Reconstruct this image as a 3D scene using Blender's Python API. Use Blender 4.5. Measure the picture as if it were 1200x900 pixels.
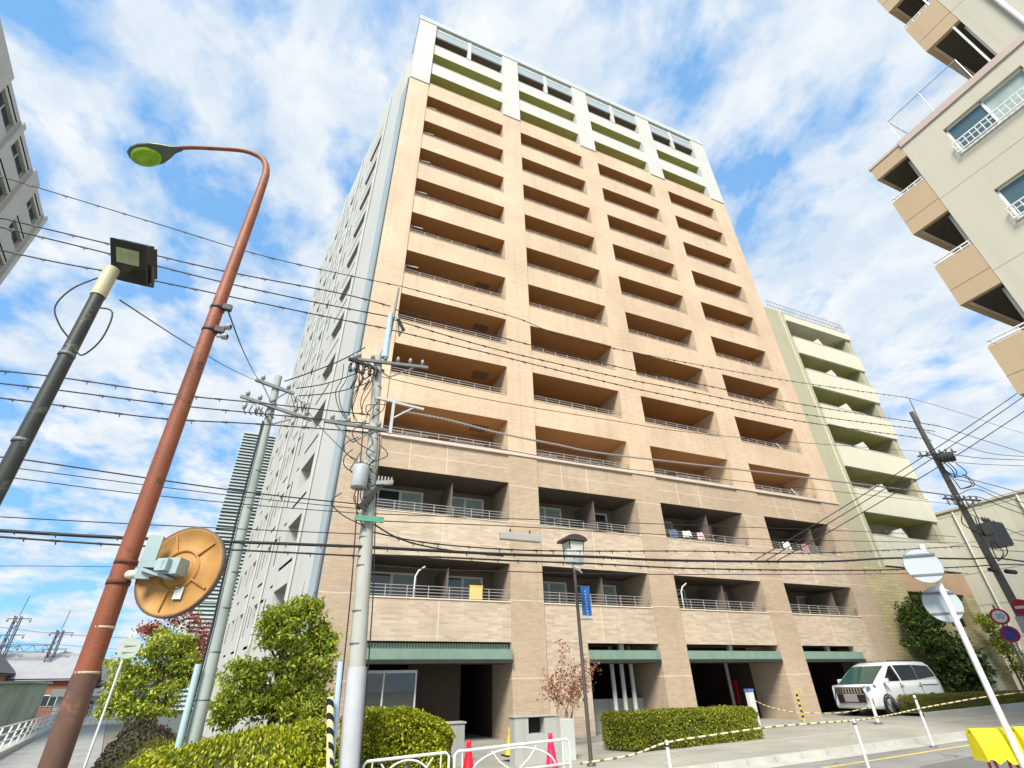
import bpy, math, random
import numpy as np
from mathutils import Vector, Matrix
for o in list(bpy.data.objects): bpy.data.objects.remove(o)
SC = bpy.context.scene
COL = SC.collection
R = math.radians
# ------------------------------------------------------------------ camera
cam = bpy.data.cameras.new('camera'); camo = bpy.data.objects.new('camera', cam); COL.objects.link(camo)
F_PX, PITCH, ROLL, YAW = 570.941952, 0.557193, -0.022703, 0.409397
fw = Vector((math.sin(YAW)*math.cos(PITCH), math.cos(YAW)*math.cos(PITCH), math.sin(PITCH)))
rt = Vector((math.cos(YAW), -math.sin(YAW), 0)); up = rt.cross(fw)
r2 = rt*math.cos(ROLL)+up*math.sin(ROLL); u2 = -rt*math.sin(ROLL)+up*math.cos(ROLL)
M = Matrix((r2, u2, -fw)).transposed().to_4x4(); M.translation = (0, 0, 1.8)
camo.matrix_world = M
cam.sensor_width = 36; cam.sensor_fit = 'HORIZONTAL'; cam.lens = F_PX/1200*36
cam.clip_start = .05; cam.clip_end = 8000
SC.camera = camo
# ------------------------------------------------------------------ sky
SUN_EL, SUN_AZ = 46, 218      # azimuth clockwise from +y, where the light comes from
w = bpy.data.worlds.new('World'); SC.world = w; w.use_nodes = True
nt = w.node_tree; nt.nodes.clear()
def nd(t, **k):
    n = nt.nodes.new(t)
    for a, b in k.items():
        if a == 'inp':
            for i, v in b.items(): n.inputs[i].default_value = v
        else: setattr(n, a, b)
    return n
lk = lambda a, b: nt.links.new(a, b)
out = nd('ShaderNodeOutputWorld'); bg = nd('ShaderNodeBackground', inp={'Strength': .12})
sky = nd('ShaderNodeTexSky', sky_type='NISHITA', sun_disc=False, sun_elevation=R(SUN_EL), sun_rotation=R(SUN_AZ), air_density=1.0, dust_density=.6, ozone_density=2.2)
tc = nd('ShaderNodeTexCoord'); sep = nd('ShaderNodeSeparateXYZ'); lk(tc.outputs['Generated'], sep.inputs[0])
az = nd('ShaderNodeMath', operation='ADD', inp={1: .22}); lk(sep.outputs[2], az.inputs[0])
mx = nd('ShaderNodeMath', operation='MAXIMUM', inp={1: .06}); lk(az.outputs[0], mx.inputs[0])
dx = nd('ShaderNodeMath', operation='DIVIDE'); dy = nd('ShaderNodeMath', operation='DIVIDE')
lk(sep.outputs[0], dx.inputs[0]); lk(mx.outputs[0], dx.inputs[1]); lk(sep.outputs[1], dy.inputs[0]); lk(mx.outputs[0], dy.inputs[1])
cb = nd('ShaderNodeCombineXYZ'); lk(dx.outputs[0], cb.inputs[0]); lk(dy.outputs[0], cb.inputs[1])
mp = nd('ShaderNodeMapping'); mp.inputs['Location'].default_value = (3.1, 1.7, .4); mp.inputs['Rotation'].default_value = (0, 0, R(28)); mp.inputs['Scale'].default_value = (1.15, 1.0, 1)
lk(cb.outputs[0], mp.inputs[0])
n1 = nd('ShaderNodeTexNoise', inp={'Scale': 4.6, 'Detail': 11, 'Roughness': .58, 'Distortion': .18}); lk(mp.outputs[0], n1.inputs['Vector'])
rp = nd('ShaderNodeValToRGB'); rp.color_ramp.elements[0].position = .385; rp.color_ramp.elements[0].color = (0.10, 0.10, 0.10, 1); rp.color_ramp.elements[1].position = .55
rp.color_ramp.elements[1].color = (1, 1, 1, 1)
bi = nd('ShaderNodeMath', operation='MULTIPLY_ADD', inp={1: .09, 2: .012}); lk(sep.outputs[0], bi.inputs[0])
ba = nd('ShaderNodeMath', operation='ADD'); lk(n1.outputs[0], ba.inputs[0]); lk(bi.outputs[0], ba.inputs[1]); lk(ba.outputs[0], rp.inputs[0])
n2 = nd('ShaderNodeTexNoise', inp={'Scale': 6.5, 'Detail': 7, 'Roughness': .6}); lk(mp.outputs[0], n2.inputs['Vector'])
rp2 = nd('ShaderNodeValToRGB'); rp2.color_ramp.elements[0].position = .38; rp2.color_ramp.elements[0].color = (3.35, 3.95, 4.6, 1); rp2.color_ramp.elements[1].position = .66; rp2.color_ramp.elements[1].color = (4.7, 4.85, 5.0, 1)
lk(n2.outputs[0], rp2.inputs[0])
blu = nd('ShaderNodeMix', data_type='RGBA', blend_type='MULTIPLY'); blu.inputs[0].default_value = 1; blu.inputs[7].default_value = (.95, 1.5, 1.9, 1)
lk(sky.outputs[0], blu.inputs[6])
flat = nd('ShaderNodeMix', data_type='RGBA'); flat.inputs[0].default_value = .75; lk(blu.outputs[2], flat.inputs[6]); flat.inputs[7].default_value = (.85, 2.35, 4.4, 1)
mixc = nd('ShaderNodeMix', data_type='RGBA'); lk(rp.outputs[0], mixc.inputs[0]); lk(flat.outputs[2], mixc.inputs[6]); lk(rp2.outputs[0], mixc.inputs[7])
lk(mixc.outputs[2], bg.inputs[0]); lk(bg.outputs[0], out.inputs[0])
# ------------------------------------------------------------------ sun
sl = bpy.data.lights.new('sun', 'SUN'); sl.energy = 3.9; sl.angle = R(20); sl.color = (1, .93, .82)
so = bpy.data.objects.new('sun', sl); COL.objects.link(so)
sd = Vector((math.sin(R(SUN_AZ))*math.cos(R(SUN_EL)), math.cos(R(SUN_AZ))*math.cos(R(SUN_EL)), math.sin(R(SUN_EL))))
so.rotation_euler = sd.to_track_quat('Z', 'Y').to_euler(); so.location = (0, -20, 60)
SC.view_settings.view_transform = 'Standard'; SC.view_settings.look = 'None'; SC.view_settings.gamma = 1
SC.view_settings.exposure = .75
SC.view_settings.use_curve_mapping = False

# ------------------------------------------------------------------ materials
MATS = {}
def mat(name, col=None, rough=.7, metal=0, var=.12, vs=1.2, bump=0, bs=30, spec=.4, stain=0, trans=0, emit=None, chips=None, cracks=0):
    """plain procedural surface: base colour, soft large-scale variation, streak stains, bump"""
    if name in MATS: return MATS[name]
    m = bpy.data.materials.new(name); m.use_nodes = True; t = m.node_tree; N = t.nodes; L = t.links
    b = N['Principled BSDF']; b.inputs['Roughness'].default_value = rough; b.inputs['Metallic'].default_value = metal
    b.inputs['Specular IOR Level'].default_value = spec
    tc = N.new('ShaderNodeTexCoord'); src = tc.outputs['Object']
    c = (*col, 1)
    no = N.new('ShaderNodeTexNoise'); no.inputs['Scale'].default_value = vs; no.inputs['Detail'].default_value = 6; L.new(src, no.inputs['Vector'])
    mixn = N.new('ShaderNodeMix'); mixn.data_type = 'RGBA'; L.new(no.outputs[0], mixn.inputs[0])
    mixn.inputs[6].default_value = (*[x*(1-var*1.6) for x in col], 1); mixn.inputs[7].default_value = (*[min(1, x*(1+var*1.4)) for x in col], 1)
    last = mixn.outputs[2]
    if stain:
        mp = N.new('ShaderNodeMapping'); mp.inputs['Scale'].default_value = (2.4, 2.4, .13); L.new(src, mp.inputs[0])
        n3 = N.new('ShaderNodeTexNoise'); n3.inputs['Scale'].default_value = 1.7; n3.inputs['Detail'].default_value = 5; L.new(mp.outputs[0], n3.inputs['Vector'])
        r3 = N.new('ShaderNodeValToRGB'); r3.color_ramp.elements[0].position = .52; r3.color_ramp.elements[1].position = .75; L.new(n3.outputs[0], r3.inputs[0])
        ma = N.new('ShaderNodeMath'); ma.operation = 'MULTIPLY'; ma.inputs[1].default_value = stain; L.new(r3.outputs[0], ma.inputs[0])
        mm = N.new('ShaderNodeMix'); mm.data_type = 'RGBA'; L.new(ma.outputs[0], mm.inputs[0]); L.new(last, mm.inputs[6]); mm.inputs[7].default_value = (*[x*.45 for x in col], 1)
        last = mm.outputs[2]
    if chips:      # patches where the paint has gone
        n4 = N.new('ShaderNodeTexNoise'); n4.inputs['Scale'].default_value = 9; n4.inputs['Detail'].default_value = 8; n4.inputs['Roughness'].default_value = .7; L.new(src, n4.inputs['Vector'])
        r4 = N.new('ShaderNodeValToRGB'); r4.color_ramp.elements[0].position = .58; r4.color_ramp.elements[1].position = .63; L.new(n4.outputs[0], r4.inputs[0])
        m4 = N.new('ShaderNodeMix'); m4.data_type = 'RGBA'; L.new(r4.outputs[0], m4.inputs[0]); L.new(last, m4.inputs[6]); m4.inputs[7].default_value = (*chips, 1); last = m4.outputs[2]
    if cracks:     # hairline cracks, only where a second noise allows them, and fine grit
        dn = N.new('ShaderNodeTexNoise'); dn.inputs['Scale'].default_value = 1.6; dn.inputs['Detail'].default_value = 5; L.new(src, dn.inputs['Vector'])
        vm = N.new('ShaderNodeMix'); vm.data_type = 'RGBA'; vm.inputs[0].default_value = .25; L.new(src, vm.inputs[6]); L.new(dn.outputs['Color'], vm.inputs[7])
        vo = N.new('ShaderNodeTexVoronoi'); vo.feature = 'DISTANCE_TO_EDGE'; vo.inputs['Scale'].default_value = .75; L.new(vm.outputs[2], vo.inputs['Vector'])
        r5 = N.new('ShaderNodeValToRGB'); r5.color_ramp.elements[0].position = .004; r5.color_ramp.elements[0].color = (1,1,1,1); r5.color_ramp.elements[1].position = .014; r5.color_ramp.elements[1].color = (0,0,0,1); L.new(vo.outputs[0], r5.inputs[0])
        r6 = N.new('ShaderNodeValToRGB'); r6.color_ramp.elements[0].position = .45; r6.color_ramp.elements[1].position = .6; L.new(no.outputs[0], r6.inputs[0])
        m5 = N.new('ShaderNodeMath'); m5.operation = 'MULTIPLY'; L.new(r5.outputs[0], m5.inputs[0]); L.new(r6.outputs[0], m5.inputs[1])
        m6 = N.new('ShaderNodeMath'); m6.operation = 'MULTIPLY'; m6.inputs[1].default_value = cracks; L.new(m5.outputs[0], m6.inputs[0])
        m7 = N.new('ShaderNodeMix'); m7.data_type = 'RGBA'; L.new(m6.outputs[0], m7.inputs[0]); L.new(last, m7.inputs[6]); m7.inputs[7].default_value = (*[x*.25 for x in col], 1)
        n7 = N.new('ShaderNodeTexNoise'); n7.inputs['Scale'].default_value = 55; n7.inputs['Detail'].default_value = 3; L.new(src, n7.inputs['Vector'])
        mr7 = N.new('ShaderNodeMapRange'); mr7.inputs[1].default_value = .3; mr7.inputs[2].default_value = .7; mr7.inputs[3].default_value = .75; mr7.inputs[4].default_value = 1.2; L.new(n7.outputs[0], mr7.inputs[0])
        m8 = N.new('ShaderNodeMix'); m8.data_type = 'RGBA'; m8.blend_type = 'MULTIPLY'; m8.inputs[0].default_value = 1; L.new(m7.outputs[2], m8.inputs[6]); L.new(mr7.outputs[0], m8.inputs[7]); last = m8.outputs[2]
    L.new(last, b.inputs['Base Color'])
    if bump:
        n2 = N.new('ShaderNodeTexNoise'); n2.inputs['Scale'].default_value = bs; n2.inputs['Detail'].default_value = 4; L.new(src, n2.inputs['Vector'])
        bu = N.new('ShaderNodeBump'); bu.inputs['Strength'].default_value = bump; bu.inputs['Distance'].default_value = .02; L.new(n2.outputs[0], bu.inputs['Height']); L.new(bu.outputs[0], b.inputs['Normal'])
    if trans:
        tr = N.new('ShaderNodeBsdfTranslucent'); L.new(last, tr.inputs[0]); ms = N.new('ShaderNodeMixShader'); ms.inputs[0].default_value = trans
        L.new(b.outputs[0], ms.inputs[1]); L.new(tr.outputs[0], ms.inputs[2]); L.new(ms.outputs[0], N['Material Output'].inputs[0])
    if emit:
        b.inputs['Emission Color'].default_value = (*col, 1); b.inputs['Emission Strength'].default_value = emit
    MATS[name] = m; return m
def tile(name, col, mortar, bw=.24, bh=.075, var=.15, ms=.008, rough=.55, col2=None, bias=0, stain=.12):
    """brick or tile cladding on vertical walls: (x+y, z) in object space"""
    if name in MATS: return MATS[name]
    m = bpy.data.materials.new(name); m.use_nodes = True; t = m.node_tree; N = t.nodes; L = t.links
    b = N['Principled BSDF']; b.inputs['Roughness'].default_value = rough; b.inputs['Specular IOR Level'].default_value = .3
    tc = N.new('ShaderNodeTexCoord'); s = N.new('ShaderNodeSeparateXYZ'); L.new(tc.outputs['Object'], s.inputs[0])
    a = N.new('ShaderNodeMath'); L.new(s.outputs[0], a.inputs[0]); L.new(s.outputs[1], a.inputs[1])
    c = N.new('ShaderNodeCombineXYZ'); L.new(a.outputs[0], c.inputs[0]); L.new(s.outputs[2], c.inputs[1])
    br = N.new('ShaderNodeTexBrick'); L.new(c.outputs[0], br.inputs['Vector'])
    c2 = col2 or tuple(x*(1-var) for x in col)
    br.inputs['Color1'].default_value = (*col, 1); br.inputs['Color2'].default_value = (*c2, 1); br.inputs['Mortar'].default_value = (*mortar, 1)
    br.inputs['Scale'].default_value = 1; br.inputs['Brick Width'].default_value = bw; br.inputs['Row Height'].default_value = bh; br.inputs['Mortar Size'].default_value = ms; br.inputs['Bias'].default_value = bias
    no = N.new('ShaderNodeTexNoise'); no.inputs['Scale'].default_value = .35; no.inputs['Detail'].default_value = 8; L.new(tc.outputs['Object'], no.inputs['Vector'])
    mr = N.new('ShaderNodeMapRange'); mr.inputs[1].default_value = .3; mr.inputs[2].default_value = .7; mr.inputs[3].default_value = .86; mr.inputs[4].default_value = 1.1; L.new(no.outputs[0], mr.inputs[0])
    mu = N.new('ShaderNodeMix'); mu.data_type = 'RGBA'; mu.blend_type = 'MULTIPLY'; mu.inputs[0].default_value = 1; L.new(br.outputs[0], mu.inputs[6]); L.new(mr.outputs[0], mu.inputs[7])
    last = mu.outputs[2]
    if stain:
        mp = N.new('ShaderNodeMapping'); mp.inputs['Scale'].default_value = (2.6, 2.6, .1); L.new(tc.outputs['Object'], mp.inputs[0])
        n3 = N.new('ShaderNodeTexNoise'); n3.inputs['Scale'].default_value = 1.5; n3.inputs['Detail'].default_value = 5; L.new(mp.outputs[0], n3.inputs['Vector'])
        r3 = N.new('ShaderNodeValToRGB'); r3.color_ramp.elements[0].position = .5; r3.color_ramp.elements[1].position = .8; L.new(n3.outputs[0], r3.inputs[0])
        ma = N.new('ShaderNodeMath'); ma.operation = 'MULTIPLY'; ma.inputs[1].default_value = stain; L.new(r3.outputs[0], ma.inputs[0])
        mm = N.new('ShaderNodeMix'); mm.data_type = 'RGBA'; L.new(ma.outputs[0], mm.inputs[0]); L.new(last, mm.inputs[6]); mm.inputs[7].default_value = (*[x*.5 for x in col], 1)
        last = mm.outputs[2]
    L.new(last, b.inputs['Base Color'])
    bu = N.new('ShaderNodeBump'); bu.inputs['Strength'].default_value = .35; bu.inputs['Distance'].default_value = .01; L.new(br.outputs['Fac'], bu.inputs['Height']); bu.invert = True; L.new(bu.outputs[0], b.inputs['Normal'])
    MATS[name] = m; return m
def glass(name, col=(.03, .05, .055), rough=.04):
    return mat(name, col, rough, 0, .05, .7, spec=.9)
# ------------------------------------------------------------------ mesh builder
class MB:
    def __init__(s): s.v = []; s.f = []; s.m = []; s.sm = []
    def face(s, pts, m=0, smooth=False):
        n = len(s.v); s.v += [tuple(p) for p in pts]; s.f.append(tuple(range(n, n+len(pts)))); s.m.append(m); s.sm.append(smooth)
    def mesh(s, vs, fs, m=0, smooth=False):
        n = len(s.v); s.v += [tuple(p) for p in vs]
        for f in fs: s.f.append(tuple(n+i for i in f)); s.m.append(m); s.sm.append(smooth)
    def box(s, x0, x1, y0, y1, z0, z1, m=0):
        vs = [(x0,y0,z0),(x1,y0,z0),(x1,y1,z0),(x0,y1,z0),(x0,y0,z1),(x1,y0,z1),(x1,y1,z1),(x0,y1,z1)]
        s.mesh(vs, [(3,2,1,0),(4,5,6,7),(0,1,5,4),(1,2,6,5),(2,3,7,6),(3,0,4,7)], m); return s
    def obox(s, c, ax, ay, az, hx, hy, hz, m=0):
        c = Vector(c); ax = Vector(ax).normalized(); ay = Vector(ay).normalized(); az = Vector(az).normalized()
        vs = [c+ax*(hx*i)+ay*(hy*j)+az*(hz*k) for k in (-1,1) for i, j in ((-1,-1),(1,-1),(1,1),(-1,1))]
        s.mesh(vs, [(3,2,1,0),(4,5,6,7),(0,1,5,4),(1,2,6,5),(2,3,7,6),(3,0,4,7)], m); return s
    def bar(s, a, b, wd, dp=None, m=0, upv=(0,0,1)):
        a = Vector(a); b = Vector(b); d = (b-a); L = d.length
        if L < 1e-6: return s
        d.normalize(); u = Vector(upv)
        if abs(d.dot(u)) > .98: u = Vector((0,1,0))
        x = d.cross(u).normalized(); y = x.cross(d)
        return s.obox((a+b)/2, x, d, y, wd/2, L/2, (dp or wd)/2, m)
    def tube(s, pts, r, n=8, m=0, cap=True, smooth=True):
        pts = [Vector(p) for p in pts]; k = len(pts); rs = r if isinstance(r, (list, tuple)) else [r]*k
        rings = []; pu = None
        for i, p in enumerate(pts):
            d = (pts[min(i+1,k-1)]-pts[max(i-1,0)]).normalized()
            u = pu if pu is not None else (Vector((0,0,1)) if abs(d.z) < .9 else Vector((0,1,0)))
            x = d.cross(u); 
            if x.length < 1e-5: x = d.orthogonal()
            x.normalize(); y = x.cross(d); pu = y
            rings.append([p+x*(rs[i]*math.cos(2*math.pi*j/n))+y*(rs[i]*math.sin(2*math.pi*j/n)) for j in range(n)])
        vs = [q for rg in rings for q in rg]
        fs = [(i*n+j, i*n+(j+1)%n, (i+1)*n+(j+1)%n, (i+1)*n+j) for i in range(k-1) for j in range(n)]
        s.mesh(vs, fs, m, smooth)
        if cap:
            s.face(rings[0][::-1], m); s.face(rings[-1], m)
        return s
    def cord(s, pts, r, n=6, m=0, k=5):
        pv = [Vector(p) for p in pts]; q = []
        for i in range(len(pv)-1):
            p0 = pv[max(0,i-1)]; p1 = pv[i]; p2 = pv[i+1]; p3 = pv[min(len(pv)-1,i+2)]
            for t in range(k):
                u = t/k; q.append(.5*((2*p1)+(p2-p0)*u+(2*p0-5*p1+4*p2-p3)*u*u+(3*p1-p0-3*p2+p3)*u**3))
        q.append(pv[-1]); return s.tube(q, r, n, m)
    def lathe(s, c, axis, prof, n=24, m=0, smooth=True):
        """prof: [(distance along axis, radius)]"""
        c = Vector(c); d = Vector(axis).normalized(); x = d.orthogonal().normalized(); y = d.cross(x)
        vs = []; 
        for h, r in prof:
            for j in range(n):
                a = 2*math.pi*j/n; vs.append(c+d*h+x*(r*math.cos(a))+y*(r*math.sin(a)))
        fs = [(i*n+j, i*n+(j+1)%n, (i+1)*n+(j+1)%n, (i+1)*n+j) for i in range(len(prof)-1) for j in range(n)]
        s.mesh(vs, fs, m, smooth); return s
    def build(s, name, mats, parent=None, bevel=0):
        off = Vector(parent.get('_base', (0,0,0))) if parent is not None else Vector((0,0,0))
        me = bpy.data.meshes.new(name)
        me.from_pydata([tuple(Vector(p)-off) for p in s.v], [], s.f)
        if not isinstance(mats, (list, tuple)): mats = [mats]
        for mm in mats: me.materials.append(mm)
        me.polygons.foreach_set('material_index', s.m); me.polygons.foreach_set('use_smooth', s.sm); me.update()
        o = bpy.data.objects.new(name, me); COL.objects.link(o)
        if parent is not None:
            o.parent = parent; o['_base'] = tuple(off)
        if bevel:
            b = o.modifiers.new('bevel', 'BEVEL'); b.width = bevel; b.segments = 2; b.limit_method = 'ANGLE'
        return o
def tag(o, label=None, cat=None, group=None, kind=None):
    if label: o['label'] = label
    if cat: o['category'] = cat
    if group: o['group'] = group
    if kind: o['kind'] = kind
    return o
def thing(name, label, cat, loc, group=None):
    o = bpy.data.objects.new(name, None); COL.objects.link(o); o.location = loc; o['_base'] = tuple(loc); o.empty_display_size = .2
    return tag(o, label, cat, group)
def struct(o): return tag(o, kind='structure')
def gz(x): return .03+.02*max(-20, min(60, x))
rng = np.random.default_rng(7); random.seed(7)

def leaf_mesh(name, pts, size, mats, parent=None, aspect=.45, upbias=.5, seed=1):
    """many small folded leaf faces at the given points"""
    g = np.random.default_rng(seed); n = len(pts); off = np.array(parent.get('_base', (0,0,0))) if parent is not None else np.zeros(3)
    P = np.asarray(pts)-off
    d = g.normal(size=(n,3)); d /= np.linalg.norm(d, axis=1)[:,None]
    nn = g.normal(size=(n,3)); nn[:,2] = np.abs(nn[:,2])+upbias; sd_ = np.cross(d, nn); sd_ /= np.linalg.norm(sd_, axis=1)[:,None]+1e-9
    nn = np.cross(sd_, d)
    L = size*(.6+.8*g.random(n))[:,None]; W = L*aspect
    v = np.empty((n,4,3)); v[:,0] = P-d*L*.5; v[:,1] = P+sd_*W*.5+nn*L*.08; v[:,2] = P+d*L*.5-nn*L*.12; v[:,3] = P-sd_*W*.5+nn*L*.08
    me = bpy.data.meshes.new(name); me.vertices.add(n*4); me.loops.add(n*4); me.polygons.add(n)
    me.vertices.foreach_set('co', v.ravel()); me.loops.foreach_set('vertex_index', np.arange(n*4)); me.polygons.foreach_set('loop_start', np.arange(n)*4)
    me.polygons.foreach_set('loop_total', np.full(n, 4))
    for mm in mats: me.materials.append(mm)
    me.polygons.foreach_set('material_index', g.integers(0, len(mats), n)); me.update(); me.validate()
    o = bpy.data.objects.new(name, me); COL.objects.link(o)
    if parent is not None: o.parent = parent; o['_base'] = tuple(off)
    return o
def clumps(blobs, k, per, cr, seed=1, flat=.7):
    """leaf points: k clumps spread in each ellipsoid (mostly near its skin), 'per' leaves gathered round each clump"""
    g = np.random.default_rng(seed); out = []
    for (cx, cy, cz, rx, ry, rz) in blobs:
        d = g.normal(size=(k,3)); d /= np.linalg.norm(d, axis=1)[:,None]
        rr = (g.random(k)**.45)[:,None]; c = d*rr*np.array([rx,ry,rz])+np.array([cx,cy,cz])
        p = c[:,None,:]+g.normal(size=(k,per,3))*np.array([cr,cr,cr*flat]); out.append(p.reshape(-1,3))
    return np.concatenate(out)
# ================================================================== SETTING: ground, roads
asphalt = mat('asphalt', (.26,.265,.255), .85, 0, .26, .6, .5, 60, .25, cracks=.7)
asphalt2 = mat('worn_asphalt', (.29,.295,.285), .85, 0, .2, .5, .5, 60, .25, cracks=.7)
paving = mat('paving', (.34,.33,.29), .85, 0, .26, .8, .3, 40, .25, cracks=.35)
concrete = mat('concrete', (.42,.43,.40), .8, 0, .14, 1.1, .25, 25, .3, stain=.3)
kerbm = mat('kerb_concrete', (.45,.45,.41), .85, 0, .18, 2, .3, 30, .25)
paintw = mat('road_paint', (.72,.72,.68), .7, 0, .2, 5)
painty = mat('yellow_paint', (.62,.50,.16), .7, 0, .25, 5)
def sheet(name, rows, dz, m, thick=0):
    """rows: (x, y_near, y_far) following the gently rising street"""
    b = MB()
    for (x0,a0,c0),(x1,a1,c1) in zip(rows, rows[1:]):
        n = max(1, int(abs(x1-x0)/6))
        for i in range(n):
            t0, t1 = i/n, (i+1)/n
            xa, xb = x0+(x1-x0)*t0, x0+(x1-x0)*t1; aa, ab = a0+(a1-a0)*t0, a0+(a1-a0)*t1; ca, cb_ = c0+(c1-c0)*t0, c0+(c1-c0)*t1
            za, zb = gz(xa)+dz, gz(xb)+dz
            b.face([(xa,aa,za),(xb,ab,zb),(xb,cb_,zb),(xa,ca,za)])
            if thick: b.face([(xa,aa,za-thick),(xb,ab,zb-thick),(xb,ab,zb),(xa,aa,za)])
    return struct(b.build(name, m))
sheet('ground', [(-2500,-400,3000),(-20,-400,3000),(60,-400,3000),(2500,-400,3000)], -.17, mat('dry_ground', (.20,.19,.14), .95, 0, .25, .08))
sheet('street', [(-12,3.2,13.6),(-2,3.2,11.3),(110,3.2,11.3)], -.12, asphalt)
lx = lambda y: -4.3-.212*(y-22)
b = MB()
for y0, y1 in zip([11,16,22,30,45,70,110,160], [16,22,30,45,70,110,160,240]):
    f = lambda y, o: (lx(y)+o, y, gz(max(-20, lx(y)+o))-.112)
    b.face([f(y0,-4.7), f(y0,0), f(y1,0), f(y1,-4.7)])
struct(b.build('side_road', asphalt2))
sheet('pavement', [(-1.9,11.35,18.2),(3,11.35,19.9),(28.2,11.35,19.9),(110,11.35,30)], 0, paving, .14)
sheet('near_pavement', [(1.5,-3,5.2),(110,-3,5.2)], 0, paving, .14)
b = MB()
for i in range(62):
    x = -1.9+i*.9
    b.mesh([(x+.01,11.2,gz(x)-.13),(x+.89,11.2,gz(x+.89)-.13),(x+.89,11.349,gz(x+.89)-.13),(x+.01,11.349,gz(x)-.13),(x+.01,11.22,gz(x)+.006),(x+.89,11.22,gz(x+.89)+.006),(x+.89,11.349,gz(x+.89)+.006),(x+.01,11.349,gz(x)+.006)], [(3,2,1,0),(4,5,6,7),(0,1,5,4),(1,2,6,5),(2,3,7,6),(3,0,4,7)])
struct(b.build('kerb', kerbm))
sheet('road_edge_line', [(9,9.85,9.97),(26,10.35,10.47),(60,10.35,10.47)], -.116, painty)
sheet('road_patch', [(13.2,7.2,8.9),(17.8,7.5,9.2)], -.1162, mat('patch_asphalt', (.17,.172,.168), .9, 0, .2, .9, .5, 60, .25, cracks=.3)); sheet('road_patch', [(19.5,10.0,10.69),(25,9.4,10.69)], -.1162, MATS['patch_asphalt'])
sheet('gutter', [(-1.9,10.7,11.2),(60,10.7,11.2)], -.115, kerbm)
sheet('paving_border', [(8.6,13.5,13.62),(60,13.5,13.62)], .004, kerbm)
b = MB()   # far land and hills
pts = [(-1500,1500,30),(-1100,1500,60),(-760,1500,55),(-640,1500,82),(-520,1500,66),(-430,1500,88),(-330,1500,70),(-240,1500,45),(-120,1500,60),(60,1500,40),(300,1500,20)]
for (xa,ya,za),(xb,yb,zb) in zip(pts, pts[1:]):
    b.face([(xa,ya-250,-2),(xb,yb-250,-2),(xb,yb,zb),(xa,ya,za)]); b.face([(xa,ya,za),(xb,yb,zb),(xb,yb+300,-2),(xa,ya+300,-2)])
struct(b.build('hills', mat('far_hill', (.07,.10,.06), 1, 0, .25, .02)))

# ================================================================== MAIN BUILDING
FY = 18.06
tan = tile('tan_tile', (.67,.51,.345), (.62,.50,.38), .2, .07, .14, .006, col2=(.60,.44,.30), stain=.3)
brown = tile('brown_tile', (.53,.415,.295), (.42,.34,.26), .24, .08, .2, .007, col2=(.455,.35,.245), stain=.2)
beige = tile('beige_tile', (.60,.495,.37), (.54,.46,.37), .36, .085, .2, .006, col2=(.45,.36,.27), stain=.2)
white = mat('white_render', (.56,.565,.53), .7, 0, .06, .5, stain=.12)
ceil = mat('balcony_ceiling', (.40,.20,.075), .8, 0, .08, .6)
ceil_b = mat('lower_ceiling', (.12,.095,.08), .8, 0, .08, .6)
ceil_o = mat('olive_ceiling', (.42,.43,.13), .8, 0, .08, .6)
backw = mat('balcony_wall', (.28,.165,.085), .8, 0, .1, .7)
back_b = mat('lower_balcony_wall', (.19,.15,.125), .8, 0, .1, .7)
joint = mat('joint', (.74,.64,.50), .8)
railm = mat('rail_metal', (.40,.38,.355), .45, .3, .05)
frame = mat('white_frame', (.74,.76,.76), .4, 0, .05)
glassd = glass('window_glass')
curtain = mat('curtain', (.34,.42,.40), .8, 0, .2, 4)
green = mat('green_canopy', (.20,.30,.235), .6, 0, .12, 1.5, stain=.25)
darkm = mat('dark_metal', (.03,.035,.035), .5)
paleglass = mat('pale_glass', (.34,.43,.46), .15, 0, .08, .8, spec=.7)
stripm = mat('blue_grey_strip', (.33,.40,.42), .6, 0, .08, .3, stain=.2)
COLX = [(.84,2.15),(7.6,8.95),(14.0,15.36),(20.5,21.93),(26.75,28.25)]
BAYS = [(2.15,7.6),(8.95,14.0),(15.36,20.5),(21.93,26.75)]
MBASE = (14.5, FY, .3)
mb_ = thing('apartment_building', 'tall tan and brown tiled apartment tower with white top storeys and rows of balconies', 'building', MBASE)
RY = FY+1.95          # back wall of the balconies
for i, (x0, x1) in enumerate(COLX):
    b = MB()
    b.box(x0, x1, FY, RY, 0, 10.40, 1); b.box(x0, x1, FY, RY, 10.54, 37.0, 0); b.box(x0+.0, x1, FY-.06, RY, 37.0, 45.55, 2)
    for z in (2.05, 4.55, 6.0, 7.5, 9.0):       # pale joints of the tile panels
        b.box(x0-.002, x1+.002, FY-.004, FY+.5, z, z+.022, 3)
    for z in np.arange(12.05, 36, 2.95): b.box(x0-.002, x1+.002, FY-.003, FY+.5, z, z+.016, 3)
    b.build('column', [tan, brown, white, joint], mb_)
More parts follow.
